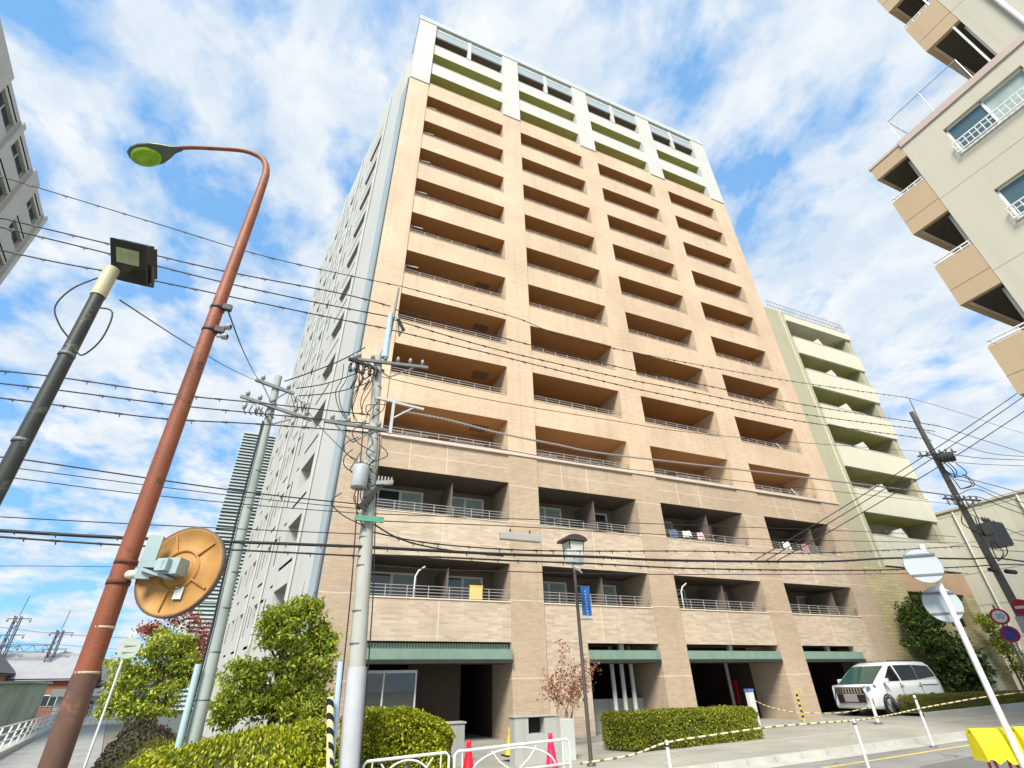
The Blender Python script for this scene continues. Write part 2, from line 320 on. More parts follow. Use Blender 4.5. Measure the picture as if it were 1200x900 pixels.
# storeys: (opening bottom, opening top, next parapet top, look)
OPEN = [(4.5,5.87,'b'),(7.45,9.14,'b')]+[(10.56 if k == 1 else 9.14+2.95*k-1.64+(.012*k*1.2), 9.14+2.95*k, 't') for k in range(1,10)]+[(37.28,38.66,'o'),(40.08,41.45,'o'),(42.78,44.0,'w')]
for k, (zb, zt, kind) in enumerate(OPEN):
    nb = OPEN[k+1][0] if k+1 < len(OPEN) else 45.55
    # slab whose underside is the ceiling of this storey
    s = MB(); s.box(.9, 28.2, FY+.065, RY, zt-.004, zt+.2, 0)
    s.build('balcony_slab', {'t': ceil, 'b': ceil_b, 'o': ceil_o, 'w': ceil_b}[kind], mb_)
    for j, (x0, x1) in enumerate(BAYS):
        p = MB()
        if kind == 'w':
            p.box(x0, x1, FY+.06, FY+.22, 45.12, 45.55, 1)
            for xa, xb in ((x0, (x0+x1)/2-.14), ((x0+x1)/2+.14, x1)): p.box(xa, xb, FY+.08, FY+.12, 44.0, 45.12, 0)
            p.box((x0+x1)/2-.14, (x0+x1)/2+.14, FY+.02, FY+.25, 42.78, 45.55, 1)
            p.build('screen', [paleglass, white], mb_)
        else:
            topz = nb
            mm = {'t': tan, 'b': beige, 'o': white}[kind]
            if k == 1: mm = brown; topz = 10.40
            if k == 10: mm = tan
            p.box(x0, x1, FY+.05, FY+.24, zt, topz, 0)
            if k == 0 or k == 1:
                p.box((x0+x1)/2-.012, (x0+x1)/2+.012, FY+.046, FY+.1, zt+.02, topz-.02, 1)
                p.box(x0+.02, x1-.02, FY+.047, FY+.1, zt+.62, zt+.64, 1)
            if k == 1: p.box(x0+1.2, x0+1.22, FY+.046, FY+.1, zt+.02, topz-.02, 1)
            p.box(x0, x1, FY+.03, FY+.26, topz, topz+.03, 1 if kind != 't' else 0)
            p.build('parapet', [mm, white if kind == 'o' else joint], mb_)
# first parapet over the ground floor, thin ledge strip and roof band
for x0, x1 in BAYS:
    p = MB(); p.box(x0, x1, FY+.05, FY+.24, 3.18, 4.48, 0); p.box((x0+x1)/2-.012, (x0+x1)/2+.012, FY+.046, FY+.1, 3.2, 4.44, 1); p.box(x0, x1, FY+.02, FY+.26, 4.48, 4.52, 1)
    p.build('parapet', [beige, joint], mb_)
    s = MB(); s.box(x0, x1, FY+.24, RY, 3.19, 3.3, 0); s.build('balcony_slab', ceil_b, mb_)
p = MB(); p.box(.80, 28.29, FY-.05, RY-.05, 10.402, 10.538, 0); p.build('ledge', mat('ledge_stone', (.60,.50,.42), .7, 0, .08, 1), mb_)
p = MB(); p.box(.80, 28.3, FY-.1, FY+2.6, 45.552, 45.78, 0); p.box(.80, 28.3, FY-.06, FY+.1, 45.78, 46.25, 0); p.box(.8, .95, FY, FY+2.6, 45.78, 46.25, 0); p.build('roof_band', [mat('pale_band', (.50,.545,.55), .5, 0, .06, .5)], mb_)
# walls behind the balconies
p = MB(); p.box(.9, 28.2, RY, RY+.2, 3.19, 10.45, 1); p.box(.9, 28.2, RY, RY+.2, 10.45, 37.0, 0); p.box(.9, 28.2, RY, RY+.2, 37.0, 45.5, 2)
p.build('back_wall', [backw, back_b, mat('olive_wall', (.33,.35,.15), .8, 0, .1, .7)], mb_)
# railings
for k, (zb, zt, kind) in enumerate(OPEN[:11]):
    for x0, x1 in BAYS:
        r = MB(); n = 7; top = .34 if k > 1 else .42
        for i in range(n+1):
            x = x0+.06+(x1-x0-.12)*i/n; r.box(x-.013, x+.013, FY+.134, FY+.162, zb+.02, zb+top, 0)
        for q in range(3 if k > 1 else 4):
            z = zb+.1+(top-.1)*q/(2 if k > 1 else 3); r.box(x0, x1, FY+.136, FY+.16, z-.010, z+.010, 0)
        r.build('railing', railm, mb_)
# unit partitions, ceiling hatches
for k, (zb, zt, kind) in enumerate(OPEN[:11]):
    for j, (x0, x1) in enumerate(BAYS):
        if j == 3 or k < 2:
            xm = x1-1.25 if j == 3 else (x0+x1)/2+.35
            p = MB(); (p.box(xm-.02, xm+.02, FY+.3, RY-.01, zb-.9, zt-.25, 0) if k < 2 else p.bar((xm-.1, FY+.5, zb+.62), (xm+.02, FY+.20, zb-.05), .05, .05, 0)); p.build('partition_board' if k < 2 else 'drying_bracket', mat('partition', (.17,.135,.11), .7) if k < 2 else mat('pale_bracket', (.6,.56,.48), .5), mb_)
        if j == 0 and 2 <= k <= 8:
            p = MB(); p.box(x1-1.35, x1-.6, FY+.9, FY+1.5, zt-.06, zt+.002, 0); p.build('ceiling_hatch', mat('hatch', (.17,.10,.055), .7), mb_)
        if j == 0 and 5 <= k <= 10:
            p = MB(); p.bar((x0+.1, FY+.5, zb+.95), (x0+.75, FY+.42, zb+.9), .05, .05, 0); p.bar((x0+.12, FY+.5, zb+.6), (x0+.12, FY+.5, zb+1.0), .05, .05, 0); p.build('drying_bracket', railm, mb_)
# sliding windows behind the lower balconies
def sliding(x0, x1, z0, z1, y, parent, pane=0, name='window'):
    f = MB()
    for a, c in ((x0, x0+.09), (x1-.09, x1), ((x0+x1)/2-.06, (x0+x1)/2+.05)): f.box(a, c, y-.07, y-.002, z0, z1, 0)
    f.box(x0, x1, y-.072, y-.003, z1-.07, z1, 0); f.box(x0, x1, y-.072, y-.003, z0, z0+.06, 0)
    f.box(x0+.07, (x0+x1)/2-.05, y-.03, y-.004, z0+.06, z1-.07, 1 if pane != 2 else 2); f.box((x0+x1)/2+.05, x1-.07, y-.03, y-.004, z0+.06, z1-.07, 2 if pane >= 1 else 1)
    return f.build(name, [frame, glassd, curtain], parent)
q = 0
for k in range(0, 6):
    zb, zt, kind = OPEN[k]; fl = zb-1.1
    for j, (x0, x1) in enumerate(BAYS):
        m_ = (x0+x1)/2
        for a, c in ((x0+.35, m_-.45), (m_+.55, x1-.45)):
            if k == 1 and j == 3 and a > m_: continue
            sliding(a, c, fl, zt-(.22 if k < 2 else .45), RY, mb_, (1,2,1,0,2)[(q*7+k) % 5]); q += 1
# things on the balcony parapet are built further down. ground floor
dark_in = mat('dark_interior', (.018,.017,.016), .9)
p = MB()
# bay 1 entrance: floor, side walls, dark wall with doorway
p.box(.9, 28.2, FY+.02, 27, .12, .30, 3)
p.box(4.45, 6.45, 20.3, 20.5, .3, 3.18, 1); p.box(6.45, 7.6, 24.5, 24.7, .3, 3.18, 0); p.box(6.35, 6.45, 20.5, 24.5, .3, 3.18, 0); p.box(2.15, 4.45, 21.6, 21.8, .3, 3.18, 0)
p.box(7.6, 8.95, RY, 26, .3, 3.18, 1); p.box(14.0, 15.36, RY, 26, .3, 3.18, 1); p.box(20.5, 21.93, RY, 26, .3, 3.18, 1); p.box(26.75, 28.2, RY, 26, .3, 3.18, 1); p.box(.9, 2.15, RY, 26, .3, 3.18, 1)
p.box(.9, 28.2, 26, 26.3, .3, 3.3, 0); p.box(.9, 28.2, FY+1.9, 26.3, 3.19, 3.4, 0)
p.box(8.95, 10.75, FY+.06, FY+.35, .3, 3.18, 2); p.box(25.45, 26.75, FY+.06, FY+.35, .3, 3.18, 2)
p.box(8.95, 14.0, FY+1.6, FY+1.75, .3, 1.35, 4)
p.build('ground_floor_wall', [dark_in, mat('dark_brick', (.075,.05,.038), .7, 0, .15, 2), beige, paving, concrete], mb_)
# entrance glass
f = MB(); f.box(2.15, 4.40, FY+.62, FY+.64, .3, 2.28, 1)
for x in (2.15, 3.3, 4.36): f.box(x, x+.05, FY+.6, FY+.66, .3, 2.3, 0)
f.box(2.15, 4.41, FY+.598, FY+.662, 2.28, 2.36, 0); f.build('entrance_glazing', [frame, glass('lobby_glass', (.05,.06,.058), .02)], mb_)
# canopies over the ground floor openings
for x0, x1, k in ((2.15,7.6,0),(10.75,14.0,1),(15.36,20.5,1),(21.93,25.9,1)):
    f = MB(); d = -.12 if k == 0 else .02
    f.box(x0-.0, x1-.02, FY+d, FY+.2, 2.64, 2.94, 0); f.box(x0, x1-.02, FY+d-.03, FY+.9, 2.52, 2.637, 1); f.box(x0, x1-.02, FY+.3, FY+.9, 2.94, 2.97, 0)
    if k == 0:
        f.box(x0, x1-.02, FY+.25, FY+.3, 2.945, 3.13, 0)
        for i in range(56): f.box(x0+.06+i*.096, x0+.10+i*.096, FY+.22, FY+.247, 2.945, 3.13, 2)
    else: f.box((x0+x1)/2-.1, (x0+x1)/2+.1, FY+.25, FY+.4, 2.945, 3.17, 2)
    f.build('canopy', [green, darkm, mat('vent_slat', (.36,.43,.36), .6)], mb_)
for x, l in ((12.3,0),(12.75,.0),(13.2,0)):
    f = MB(); f.tube([(x, FY+1.0, .3), (x, FY+1.0, 3.15)], .085, 10, 0); f.build('drain_pipe', mat('pale_pipe', (.50,.54,.53), .5), mb_)
f = MB(); f.box(20.33, 20.45, 21.0, 21.25, .3, 1.9, 0); f.build('hydrant_panel', mat('red_panel', (.45,.02,.03), .5), mb_)
f = MB(); f.tube([(20.0, 21.0, .3), (20.0, 21.0, 3.15)], .08, 10, 0); f.build('drain_pipe', MATS['pale_pipe'], mb_)
# ---------------- left side of the tower
LA = R(-10.8); ld = Vector((math.sin(LA), math.cos(LA), 0)); ln = Vector((-ld.y, ld.x, 0)); LP0 = Vector((.84, FY, 0))
def lp(t, z, o=0): v = LP0+ld*t+ln*o; return (v.x, v.y, z)      # o > 0 comes out of the wall
grey = mat('grey_render', (.50,.505,.475), .75, 0, .07, .35, .1, 60, stain=.22)
p = MB()
p.face([lp(0,.1), lp(0,37.2), lp(1.6,37.2), lp(1.6,.1)], 0); p.face([lp(0,37.2), lp(0,37.2,-.5), lp(1.6,37.2,-.5), lp(1.6,37.2)], 0)
p.build('side_strip', stripm, mb_)
b = MB(); b.tube([lp(.12,.2,.07), lp(.12,37,.07)], .05, 8, 0); b.build('corner_pipe', mat('dark_pipe', (.16,.17,.17), .5), mb_)
holes = []; wins = []; UZ = [5.7+2.95*k for k in range(-1, 12)]
for k, z in enumerate(UZ):
    holes.append((5.55, 8.25, z-1.25, z, 1.5, 'balc')); holes.append((5.6, 8.3, z+.88, z+1.03, .35, 'slit'))
    holes.append((12.05, 13.25, z-1.05, z+.03, .55, 'win')); holes.append((16.4, 17.9, z-1.05, z+.05, .55, 'win')); holes.append((19.9, 21.0, z-1.0, z+.03, .55, 'win'))
    holes.append((12.25, 13.55, z+.92, z+1.06, .3, 'slit')); holes += [(10.6, 11.7, z-.12, z+.03, .3, 'slit'), (14.0, 14.6, z+.5, z+.62, .3, 'slit'), (16.5, 17.8, z+.95, z+1.08, .3, 'slit'), (19.9, 20.9, z+.95, z+1.07, .3, 'slit'), (21.9, 22.2, z-1.2, z, .4, 'slit'), (8.9, 9.5, z+.3, z+.42, .3, 'slit'), (13.7, 13.9, z-1.0, z, .4, 'slit')]
    holes.append((9.9, 10.12, z-1.5, z-.05, .4, 'slit')); holes.append((14.7, 14.9, z-1.35, z+.2, .4, 'slit')); holes.append((18.7, 18.88, z-1.2, z+.1, .4, 'slit'))
def holed_wall(b, fn, u0, u1, v0, v1, holes, mwall=0, mrev=0):
    us = sorted({u0, u1, *[h[0] for h in holes], *[h[1] for h in holes]}); vs = sorted({v0, v1, *[h[2] for h in holes], *[h[3] for h in holes]})
    for a, c in zip(us, us[1:]):
        run = None
        for d, e in zip(vs, vs[1:]):
            um, vm = (a+c)/2, (d+e)/2
            if any(h[0] < um < h[1] and h[2] < vm < h[3] for h in holes):
                if run: b.face([fn(a,run[0]), fn(c,run[0]), fn(c,run[1]), fn(a,run[1])], mwall); run = None
            else: run = (run[0], e) if run else (d, e)
        if run: b.face([fn(a,run[0]), fn(c,run[0]), fn(c,run[1]), fn(a,run[1])], mwall)
    for (a, c, d, e, dp, kd) in holes:
        for q in ([fn(a,d), fn(a,e), fn(a,e,-dp), fn(a,d,-dp)], [fn(c,d), fn(c,d,-dp), fn(c,e,-dp), fn(c,e)], [fn(a,d), fn(a,d,-dp), fn(c,d,-dp), fn(c,d)]): b.face(q, mrev+2 if kd == 'slit' else mrev)
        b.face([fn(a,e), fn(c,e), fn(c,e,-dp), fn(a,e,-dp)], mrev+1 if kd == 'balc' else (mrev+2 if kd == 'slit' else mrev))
        if kd != 'win': b.face([fn(a,d,-dp), fn(c,d,-dp), fn(c,e,-dp), fn(a,e,-dp)], mrev if kd == 'balc' else mrev+2)
b = MB(); holed_wall(b, lp, 1.6, 23.4, -.2, 42.4, holes, 0, 0)
b.face([lp(1.6,42.4), lp(23.4,42.4), lp(23.4,42.4,-.4), lp(1.6,42.4,-.4)], 0)
b.face([lp(1.6,-.2), lp(1.6,42.4), lp(1.6,42.4,-.8), lp(1.6,-.2,-.8)], 0)
b.face([lp(23.4,-.2), lp(23.4,-.2,-20), lp(23.4,42.4,-20), lp(23.4,42.4)], 0)
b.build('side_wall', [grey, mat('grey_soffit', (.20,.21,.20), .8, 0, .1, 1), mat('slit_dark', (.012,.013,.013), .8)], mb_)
for (a, c, d, e, dp, kd) in holes:
    if kd == 'win':
        f = MB()
        f.face([lp(a,d,-dp+.02), lp(c,d,-dp+.02), lp(c,e,-dp+.02), lp(a,e,-dp+.02)], 1)
        f.bar(lp((a+c)/2,d,-dp+.05), lp((a+c)/2,e,-dp+.05), .06, .06, 0); f.bar(lp(a,e-.04,-dp+.06), lp(c,e-.04,-dp+.06), .06, .06, 0)
        f.build('window', [mat('dull_frame', (.30,.32,.32), .5), mat('side_glass', (.02,.025,.028), .25, 0, .2, 2, spec=.25)], mb_)
for t in (4.6, 11.2, 15.6):
    f = MB(); f.tube([lp(t,.1,.07), lp(t,42,.07)], .05, 8, 0); f.build('drain_pipe', grey, mb_)
# solid body behind, roof
q0 = lp(1.9,0,-1.8); q1 = lp(23.3,0,-1.8)
p = MB(); bx = [(q0[0], RY+.25), (28.2, RY+.25), (28.2, 41), (q1[0]+.4, 41)]
for z0, z1 in ((3.45, 41.8),):
    vs = [(x,y,z0) for x, y in bx]+[(x,y,z1) for x, y in bx]
    p.mesh(vs, [(3,2,1,0),(4,5,6,7),(0,1,5,4),(1,2,6,5),(2,3,7,6),(3,0,4,7)], 0)
p.box(2.0, 28.2, RY+.25, RY+5, 41.8, 45.5, 0)
p.build('building_core', [grey], mb_)
# ================================================================== OLIVE APARTMENT BLOCK
OY = 18.1
oliv = mat('olive_render', (.40,.385,.27), .8, 0, .07, .5, stain=.2)
olivl = mat('light_olive_render', (.60,.585,.47), .8, 0, .06, .5, stain=.15)
stone = tile('yellow_stone', (.58,.50,.27), (.36,.31,.19), .55, .16, .2, .014, col2=(.46,.38,.2))
ob = thing('apartment_building', 'lower olive green block with pale yellow balconies, right of the tan tower', 'building', (33, OY, .5))
TOPS = [24.76, 21.8, 19.0, 16.08, 13.15, 10.25]; PT = [23.25, 20.42, 17.6, 14.65, 11.75, 8.9]
p = MB(); p.box(28.3, 30.4, OY+.1, OY+12, .3, 25.6, 0); p.box(29.95, 30.02, OY+.04, OY+.1, 2, 25.6, 1); p.box(28.3, 37.4, OY+1.65, OY+14, .3, 25.1, 0); p.box(36.85, 37.4, OY+.12, OY+1.6, 2.6, 25.0, 0)
p.build('wall', [oliv, mat('pale_pipe2', (.62,.60,.48), .6)], ob)
p = MB(); p.box(30.4, 37.45, OY-.02, OY+1.6, TOPS[0], 25.35, 0); p.build('roof_fascia', olivl, ob)
for i, (zt, zp) in enumerate(zip(TOPS, PT)):
    nz = TOPS[i+1] if i < 5 else 7.2
    p = MB(); p.box(30.4, 37.42, OY, OY+.15, nz+.004, zp, 0); p.box(30.38, 37.44, OY-.02, OY+.17, zp, zp+.04, 0); p.build('balcony_parapet', olivl, ob)
    p = MB(); p.box(30.41, 36.9, OY+.15, OY+1.62, nz+.01, nz+.18, 0); p.build('balcony_slab', mat('olive_soffit', (.36,.36,.14), .8, 0, .08, .8), ob)
    p = MB(); y = OY+.06; xm = 33.3
    p.mesh([(xm-.35,y,zp+.02),(xm+.32,y,zp+.02),(xm+.30,y,zp+.25),(xm+.02,y,zp+.62),(xm-.35,y+1.4,zp+.02),(xm+.32,y+1.4,zp+.02),(xm+.30,y+1.4,zp+.25),(xm+.02,y+1.4,zp+.62)], [(0,1,2,3),(7,6,5,4),(0,3,7,4),(3,2,6,7),(2,1,5,6)], 0); p.build('partition_board', white, ob)
    sliding(31.2, 32.9, zp-1.1, zp+.95, OY+1.65, ob, i % 3); sliding(34.2, 35.9, zp-1.1, zp+.95, OY+1.65, ob, (i+1) % 3)
r = MB()
for i in range(24): x = 29.2+i*.36; r.box(x-.012, x+.012, OY+.2, OY+.224, 25.35, 26.5)
for z in (25.7, 26.1, 26.5): r.box(29.2, 37.4, OY+.2, OY+.23, z-.02, z+.02)
for i in range(14): y = OY+.2+i*.36; r.box(37.38, 37.404, y-.012, y+.012, 25.1, 26.5)
r.box(37.38, 37.41, OY+.2, OY+5, 26.48, 26.52); r.build('roof_railing', railm, ob)
p = MB(); p.box(28.32, 31.3, OY+.02, OY+.6, .3, 7.1, 0); p.box(31.3, 37.4, OY+.02, OY+.2, 5.9, 7.1, 1); p.box(33.2, 34.0, OY+.0, OY+.6, 2.0, 7.0, 0); p.box(31.3, 33.2, OY+.03, OY+.4, .3, 4.4, 0); p.box(34.0, 37.4, OY+.03, OY+.4, 2.9, 4.2, 0); p.box(36.4, 37.4, OY+.025, OY+.6, .3, 5.9, 0)
p.build('stone_base', [stone, mat('salmon_panel', (.55,.36,.22), .7, 0, .1, 1)], ob)
sliding(34.2, 36.2, 4.25, 5.85, OY+.9, ob, 0)
p = MB(); p.box(34.0, 34.5, OY+.1, OY+.5, .4, 2.9, 0); p.box(35.7, 36.4, OY+.1, OY+.5, .4, 2.9, 0); p.box(34.5, 35.7, OY+.35, OY+.4, .4, 2.7, 1); p.box(34.4, 35.8, OY+.05, OY+.5, 2.7, 2.88, 0)
for i in range(5): p.box(34.62, 35.58, OY+.33, OY+.349, .6+i*.42, .92+i*.42, 2)
p.build('entrance_door', [olivl, mat('brown_door', (.16,.11,.06), .6), mat('door_panel', (.26,.19,.11), .6)], ob)

# ================================================================== PALE BUILDING beyond the olive block
pb = thing('apartment_building', 'plain pale cream building with a downpipe beyond the olive block at the right edge', 'building', (48, 16, .9))
palew = mat('pale_cream_render', (.60,.58,.48), .8, 0, .07, .4, stain=.2)
p = MB(); p.box(42, 56, 8.5, 30, .5, 11.8, 0); p.box(41.9, 56.1, 8.4, 30.1, 11.8, 11.95, 1); p.build('wall', [palew, mat('pale_coping', (.5,.48,.4), .8)], pb)
p = MB(); p.tube([(41.9,15.4,.6),(41.9,15.4,11.7)], .07, 8); p.tube([(41.9,19.2,.6),(41.9,19.2,11.7)], .05, 8); p.build('downpipe', mat('cream_pipe', (.66,.65,.58), .5), pb)
for y in (10.2, 12.9):
    for z in (1.9, 4.9, 8.0):
        f = MB(); f.box(41.96, 41.998, y, y+1.4, z, z+1.5, 0); f.box(41.94, 41.959, y+.06, y+.66, z+.06, z+1.44, 1); f.box(41.94, 41.959, y+.74, y+1.34, z+.06, z+1.44, 1); f.build('window', [frame, glassd], pb)
sh = MB()
for i in range(6): sh.box(41.985, 41.999, 8.5, 30, 2.0+1.9*i, 2.02+1.9*i, 0)
sh.build('panel_joint', mat('dull_joint', (.40,.39,.33), .8), pb)

# ================================================================== NEAR RIGHT BUILDING (across the street)
RX = 16.0
rb = thing('apartment_building', 'near pale grey apartment building with tan corner balconies at upper right', 'building', (21, 0, .4))
pgrey = mat('pale_grey_render', (.50,.475,.385), .8, 0, .06, .4, .08, 60, stain=.14)
tanp = mat('tan_render', (.45,.34,.215), .8, 0, .05, .5, stain=.1)
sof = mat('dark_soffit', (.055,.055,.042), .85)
cop = mat('rosy_coping', (.50,.40,.36), .8)
wh = [(.70, 2.72, 15.12, 16.28, .18, 'win'), (.70, 2.72, 12.17, 13.36, .18, 'win'), (.70, 2.72, 9.2, 10.4, .18, 'win'), (.70, 2.72, 6.25, 7.45, .18, 'win'), (-3.4,-1.4,15.12,16.28,.18,'win'), (-3.4,-1.4,12.17,13.36,.18,'win'), (-3.4,-1.4,9.2,10.4,.18,'win')]
fx = lambda u, v, o=0: (RX-o, u, v)
b = MB(); holed_wall(b, fx, -9, 3.74, .3, 17.02, wh, 0, 0); holed_wall(b, fx, -9, .83, 17.02, 28.0, [], 0, 0)
b.box(RX+.02, 28, -9, 3.74, .3, 16.9, 0) if False else None
b.face([(RX,3.74,.3),(28,3.74,.3),(28,3.74,17.02),(RX,3.74,17.02)], 0); b.face([(RX,.83,17.0),(28,.83,17.0),(28,.83,28),(RX,.83,28)], 0)
b.face([(RX,-9,17.02),(28,-9,17.02),(28,3.74,17.02),(RX,3.74,17.02)], 0); b.face([(RX,-9,28),(28,-9,28),(28,.83,28),(RX,.83,28)], 0); b.face([(28,-9,.3),(28,3.74,.3),(28,3.74,17),(28,-9,17)], 0)
b.face([(RX,-9,.3),(28,-9,.3),(28,-9,28),(RX,-9,28)], 0); b.face([(28,-9,17),(28,.83,17),(28,.83,28),(28,-9,28)], 0)
for z in (14.2, 11.2, 8.25, 5.3, 19.9): b.box(RX-.004, RX+.01, -9, 3.73 if z < 17 else .82, z, z+.018, 1)
b.box(RX-.05, RX+.1, -.1, 3.74, 16.86, 17.12, 2)
b.build('wall', [pgrey, mat('grey_joint', (.36,.36,.33), .8), cop], rb)
def corner_balcony(yw, ye, zp0, zp1, ceil_z, openrail=True):
    p = MB(); p.box(RX, RX+.13, yw, ye-.13, zp0, zp1, 0); p.box(RX-.002, 28, ye-.13, ye, zp0-.002, zp1+.002, 0); p.box(RX-.005, RX+.01, yw, ye-.002, zp0+.55, zp0+.565, 2)
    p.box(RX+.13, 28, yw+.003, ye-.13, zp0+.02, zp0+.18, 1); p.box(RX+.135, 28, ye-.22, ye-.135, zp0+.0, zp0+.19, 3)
    p.build('corner_balcony', [tanp, sof, mat('tan_joint', (.25,.19,.12), .8), pgrey], rb)
    if openrail:
        r = MB()
        for z in (zp1+.06, zp1+.17): r.box(RX+.03, RX+.08, yw, ye-.02, z, z+.03)
        for i in range(5): y = yw+.05+(ye-yw-.12)*i/4; r.box(RX+.04, RX+.07, y-.012, y+.012, zp1, zp1+.2)
        r.box(RX+.02, 28, ye-.09, ye-.06, zp1+.17, zp1+.2)
        r.build('balcony_rail', mat('white_rail', (.75,.76,.74), .4), rb)
    c = MB(); c.tube([(RX+.35, yw+.1, zp1-1), (RX+.35, yw+.1, zp0+2.95)], .06, 8); c.build('downpipe', mat('pale_pipe', (.50,.54,.53), .5), rb)
for k in range(4): corner_balcony(3.75, 4.76, 13.71-2.95*k-1.47*1, 13.71-2.95*k-0.0-.0-0.0 if False else 13.71-2.95*k+.0-1.47+1.47, 0) if False else None
for z0, z1 in ((13.71,15.2),(10.78,12.27),(7.82,9.31),(4.86,6.35),(1.9,3.4)): corner_balcony(3.75, 4.76, z0, z1, 0)
p = MB(); p.box(RX-.002, 28, 3.742, 4.76, 16.45, 16.999, 0); p.box(RX-.03, 28.02, 3.70, 4.80, 17.0, 17.1, 2); p.box(RX+.12, 27.9, 3.745, 4.64, 16.44, 16.449, 1); p.build('roof_edge', [tanp, sof, cop], rb)
for z0, z1 in ((19.4,20.95),(22.3,23.9),(25.3,26.9)): corner_balcony(.84, 1.82, z0, z1, 0)
p = MB(); p.box(RX+.3, RX+.34, .85, .9, 17.2, 19.3, 0); p.box(RX+.02, RX+.06, 1.0, 1.05, 17.1, 21.5, 0); p.build('downpipe', MATS['white_rail'], rb)
p = MB(); p.tube([(RX-.07, .05, 17.0),(RX-.07,.05,28)], .06, 10); p.build('downpipe', MATS['white_rail'], rb)
# roof terrace mesh fence
r = MB()
for y in (1.5, 2.6, 3.65): r.tube([(RX+.05, y, 17.1), (RX+.05, y, 18.25)], .014, 6)
r.tube([(RX+.05,1.5,18.25),(RX+.05,3.65,18.25),(RX+1.6,3.65,18.25),(RX+1.6,3.65,17.1)], .016, 6)
for i in range(1,27): y = 1.5+2.15*i/27; r.bar((RX+.05,y,17.1), (RX+.05,y,18.25), .0035)
for i in range(1,15): z = 17.1+1.15*i/15; r.bar((RX+.05,1.5,z), (RX+.05,3.65,z), .0035)
r.build('mesh_fence', mat('fence_wire', (.45,.52,.58), .4, .6), rb)
for (a, c, d, e, dp, kd) in wh:
    f = MB(); x = RX+.15
    f.box(x, x+.02, a, c, d, e, 1); m_ = a+(c-a)*.52
    f.box(x-.012, x-.001, a+.04, m_-.02, d+.04, e-.04, 2); f.box(x-.022, x-.012, m_+.03, c-.05, d+.05, e-.05, 3)
    for y in (a+.02, m_, c-.02): f.box(x-.05, x-.012, y-.03, y+.03, d, e, 0)
    f.box(x-.05, x-.013, a, c, e-.05, e-.001, 0); f.box(x-.05, x-.013, a, c, d, d+.05, 0); f.box(RX-.04, RX+.1, a-.03, c+.03, d-.06, d-.002, 0)
    w_ = f.build('window', [frame, glassd, curtain, glass('blue_glass', (.07,.115,.12), .05)], rb)
    g = MB()
    for y in np.linspace(a-.02, c+.02, 15): g.bar((RX-.13,y,d-.02), (RX-.13,y,d+.36), .018, .018)
    for z in (d-.02, d+.36): g.bar((RX-.13,a-.04,z), (RX-.13,c+.04,z), .03, .03)
    g.bar((RX-.13,a-.04,d+.2), (RX-.13,c+.04,d+.2), .02, .02)
    for y in (a, c):
        for z in (d, d+.36): g.bar((RX-.13,y,z), (RX+.02,y,z), .02, .02)
    gr = g.build('guard_rail', MATS['white_rail'], w_)

# ================================================================== FAR LEFT TOWER
A8 = R(-8.5); l8 = Vector((math.sin(A8), math.cos(A8), 0)); n8 = Vector((l8.y, -l8.x, 0)); P8 = Vector((-28, 45, 0))
def fp(t, z, o=0): v = P8+l8*t+n8*o; return (v.x, v.y, z)
lb = thing('apartment_building', 'grey concrete apartment tower with dark strip windows cut by the left edge', 'building', (-28, 45, 0))
warmg = mat('warm_grey_render', (.47,.46,.42), .8, 0, .08, .4, stain=.25)
hl = []
for k in range(13):
    z = 39.35-2.95*k
    for a, c in ((-14.4,-11.0),(-10,-6.3),(-4.0,-.8)):
        hl.append((a, c, z-1.25, z-.15, .35, 'win')); hl.append((a+.1, c, z+.12, z+.3, .2, 'slit'))
    hl.append((-19,-15.5,z-1.25,z-.15,.35,'win'))
b = MB(); holed_wall(b, fp, -19.5, 0, -.5, 40.1, hl, 0, 0)
b.face([fp(0,-.5), fp(0,40.1), fp(0,40.1,-12), fp(0,-.5,-12)], 0); b.face([fp(-19.5,40.1), fp(0,40.1), fp(0,40.1,-12), fp(-19.5,40.1,-12)], 0); b.face([fp(-19.5,-.5), fp(-19.5,40.1), fp(-19.5,40.1,-12), fp(-19.5,-.5,-12)], 0)
for t0, t1 in ((-19.5,-14.6),(-10.8,-10.2),(-6.1,-4.2),(-.6,0)):
    b.mesh([fp(t0,-.5,.25),fp(t1,-.5,.25),fp(t1,40.1,.25),fp(t0,40.1,.25),fp(t0,-.5),fp(t1,-.5),fp(t1,40.1),fp(t0,40.1)], [(0,1,2,3),(0,3,7,4),(1,5,6,2),(3,2,6,7)], 0)
b.build('wall', [warmg, warmg, mat('slit_dark', (.06,.065,.065), .8)], lb)
for (a, c, d, e, dp, kd) in hl:
    if kd == 'win':
        f = MB(); f.face([fp(a,d,-.3), fp(c,d,-.3), fp(c,e,-.3), fp(a,e,-.3)], 1); f.bar(fp((a+c)/2,d,-.27), fp((a+c)/2,e,-.27), .07, .05, 0); f.build('window', [frame, glassd], lb)
b = MB(); q = [fp(-19,40.1,-1.5), fp(-15.6,40.1,-1.5), fp(-15.6,40.1,-7), fp(-19,40.1,-7)]
b.mesh(q+[(x,y,z+2.2) for x, y, z in q], [(4,5,6,7),(0,1,5,4),(1,2,6,5),(2,3,7,6),(3,0,4,7)], 0); b.build('roof_penthouse', mat('rosy_grey', (.45,.40,.38), .8), lb)

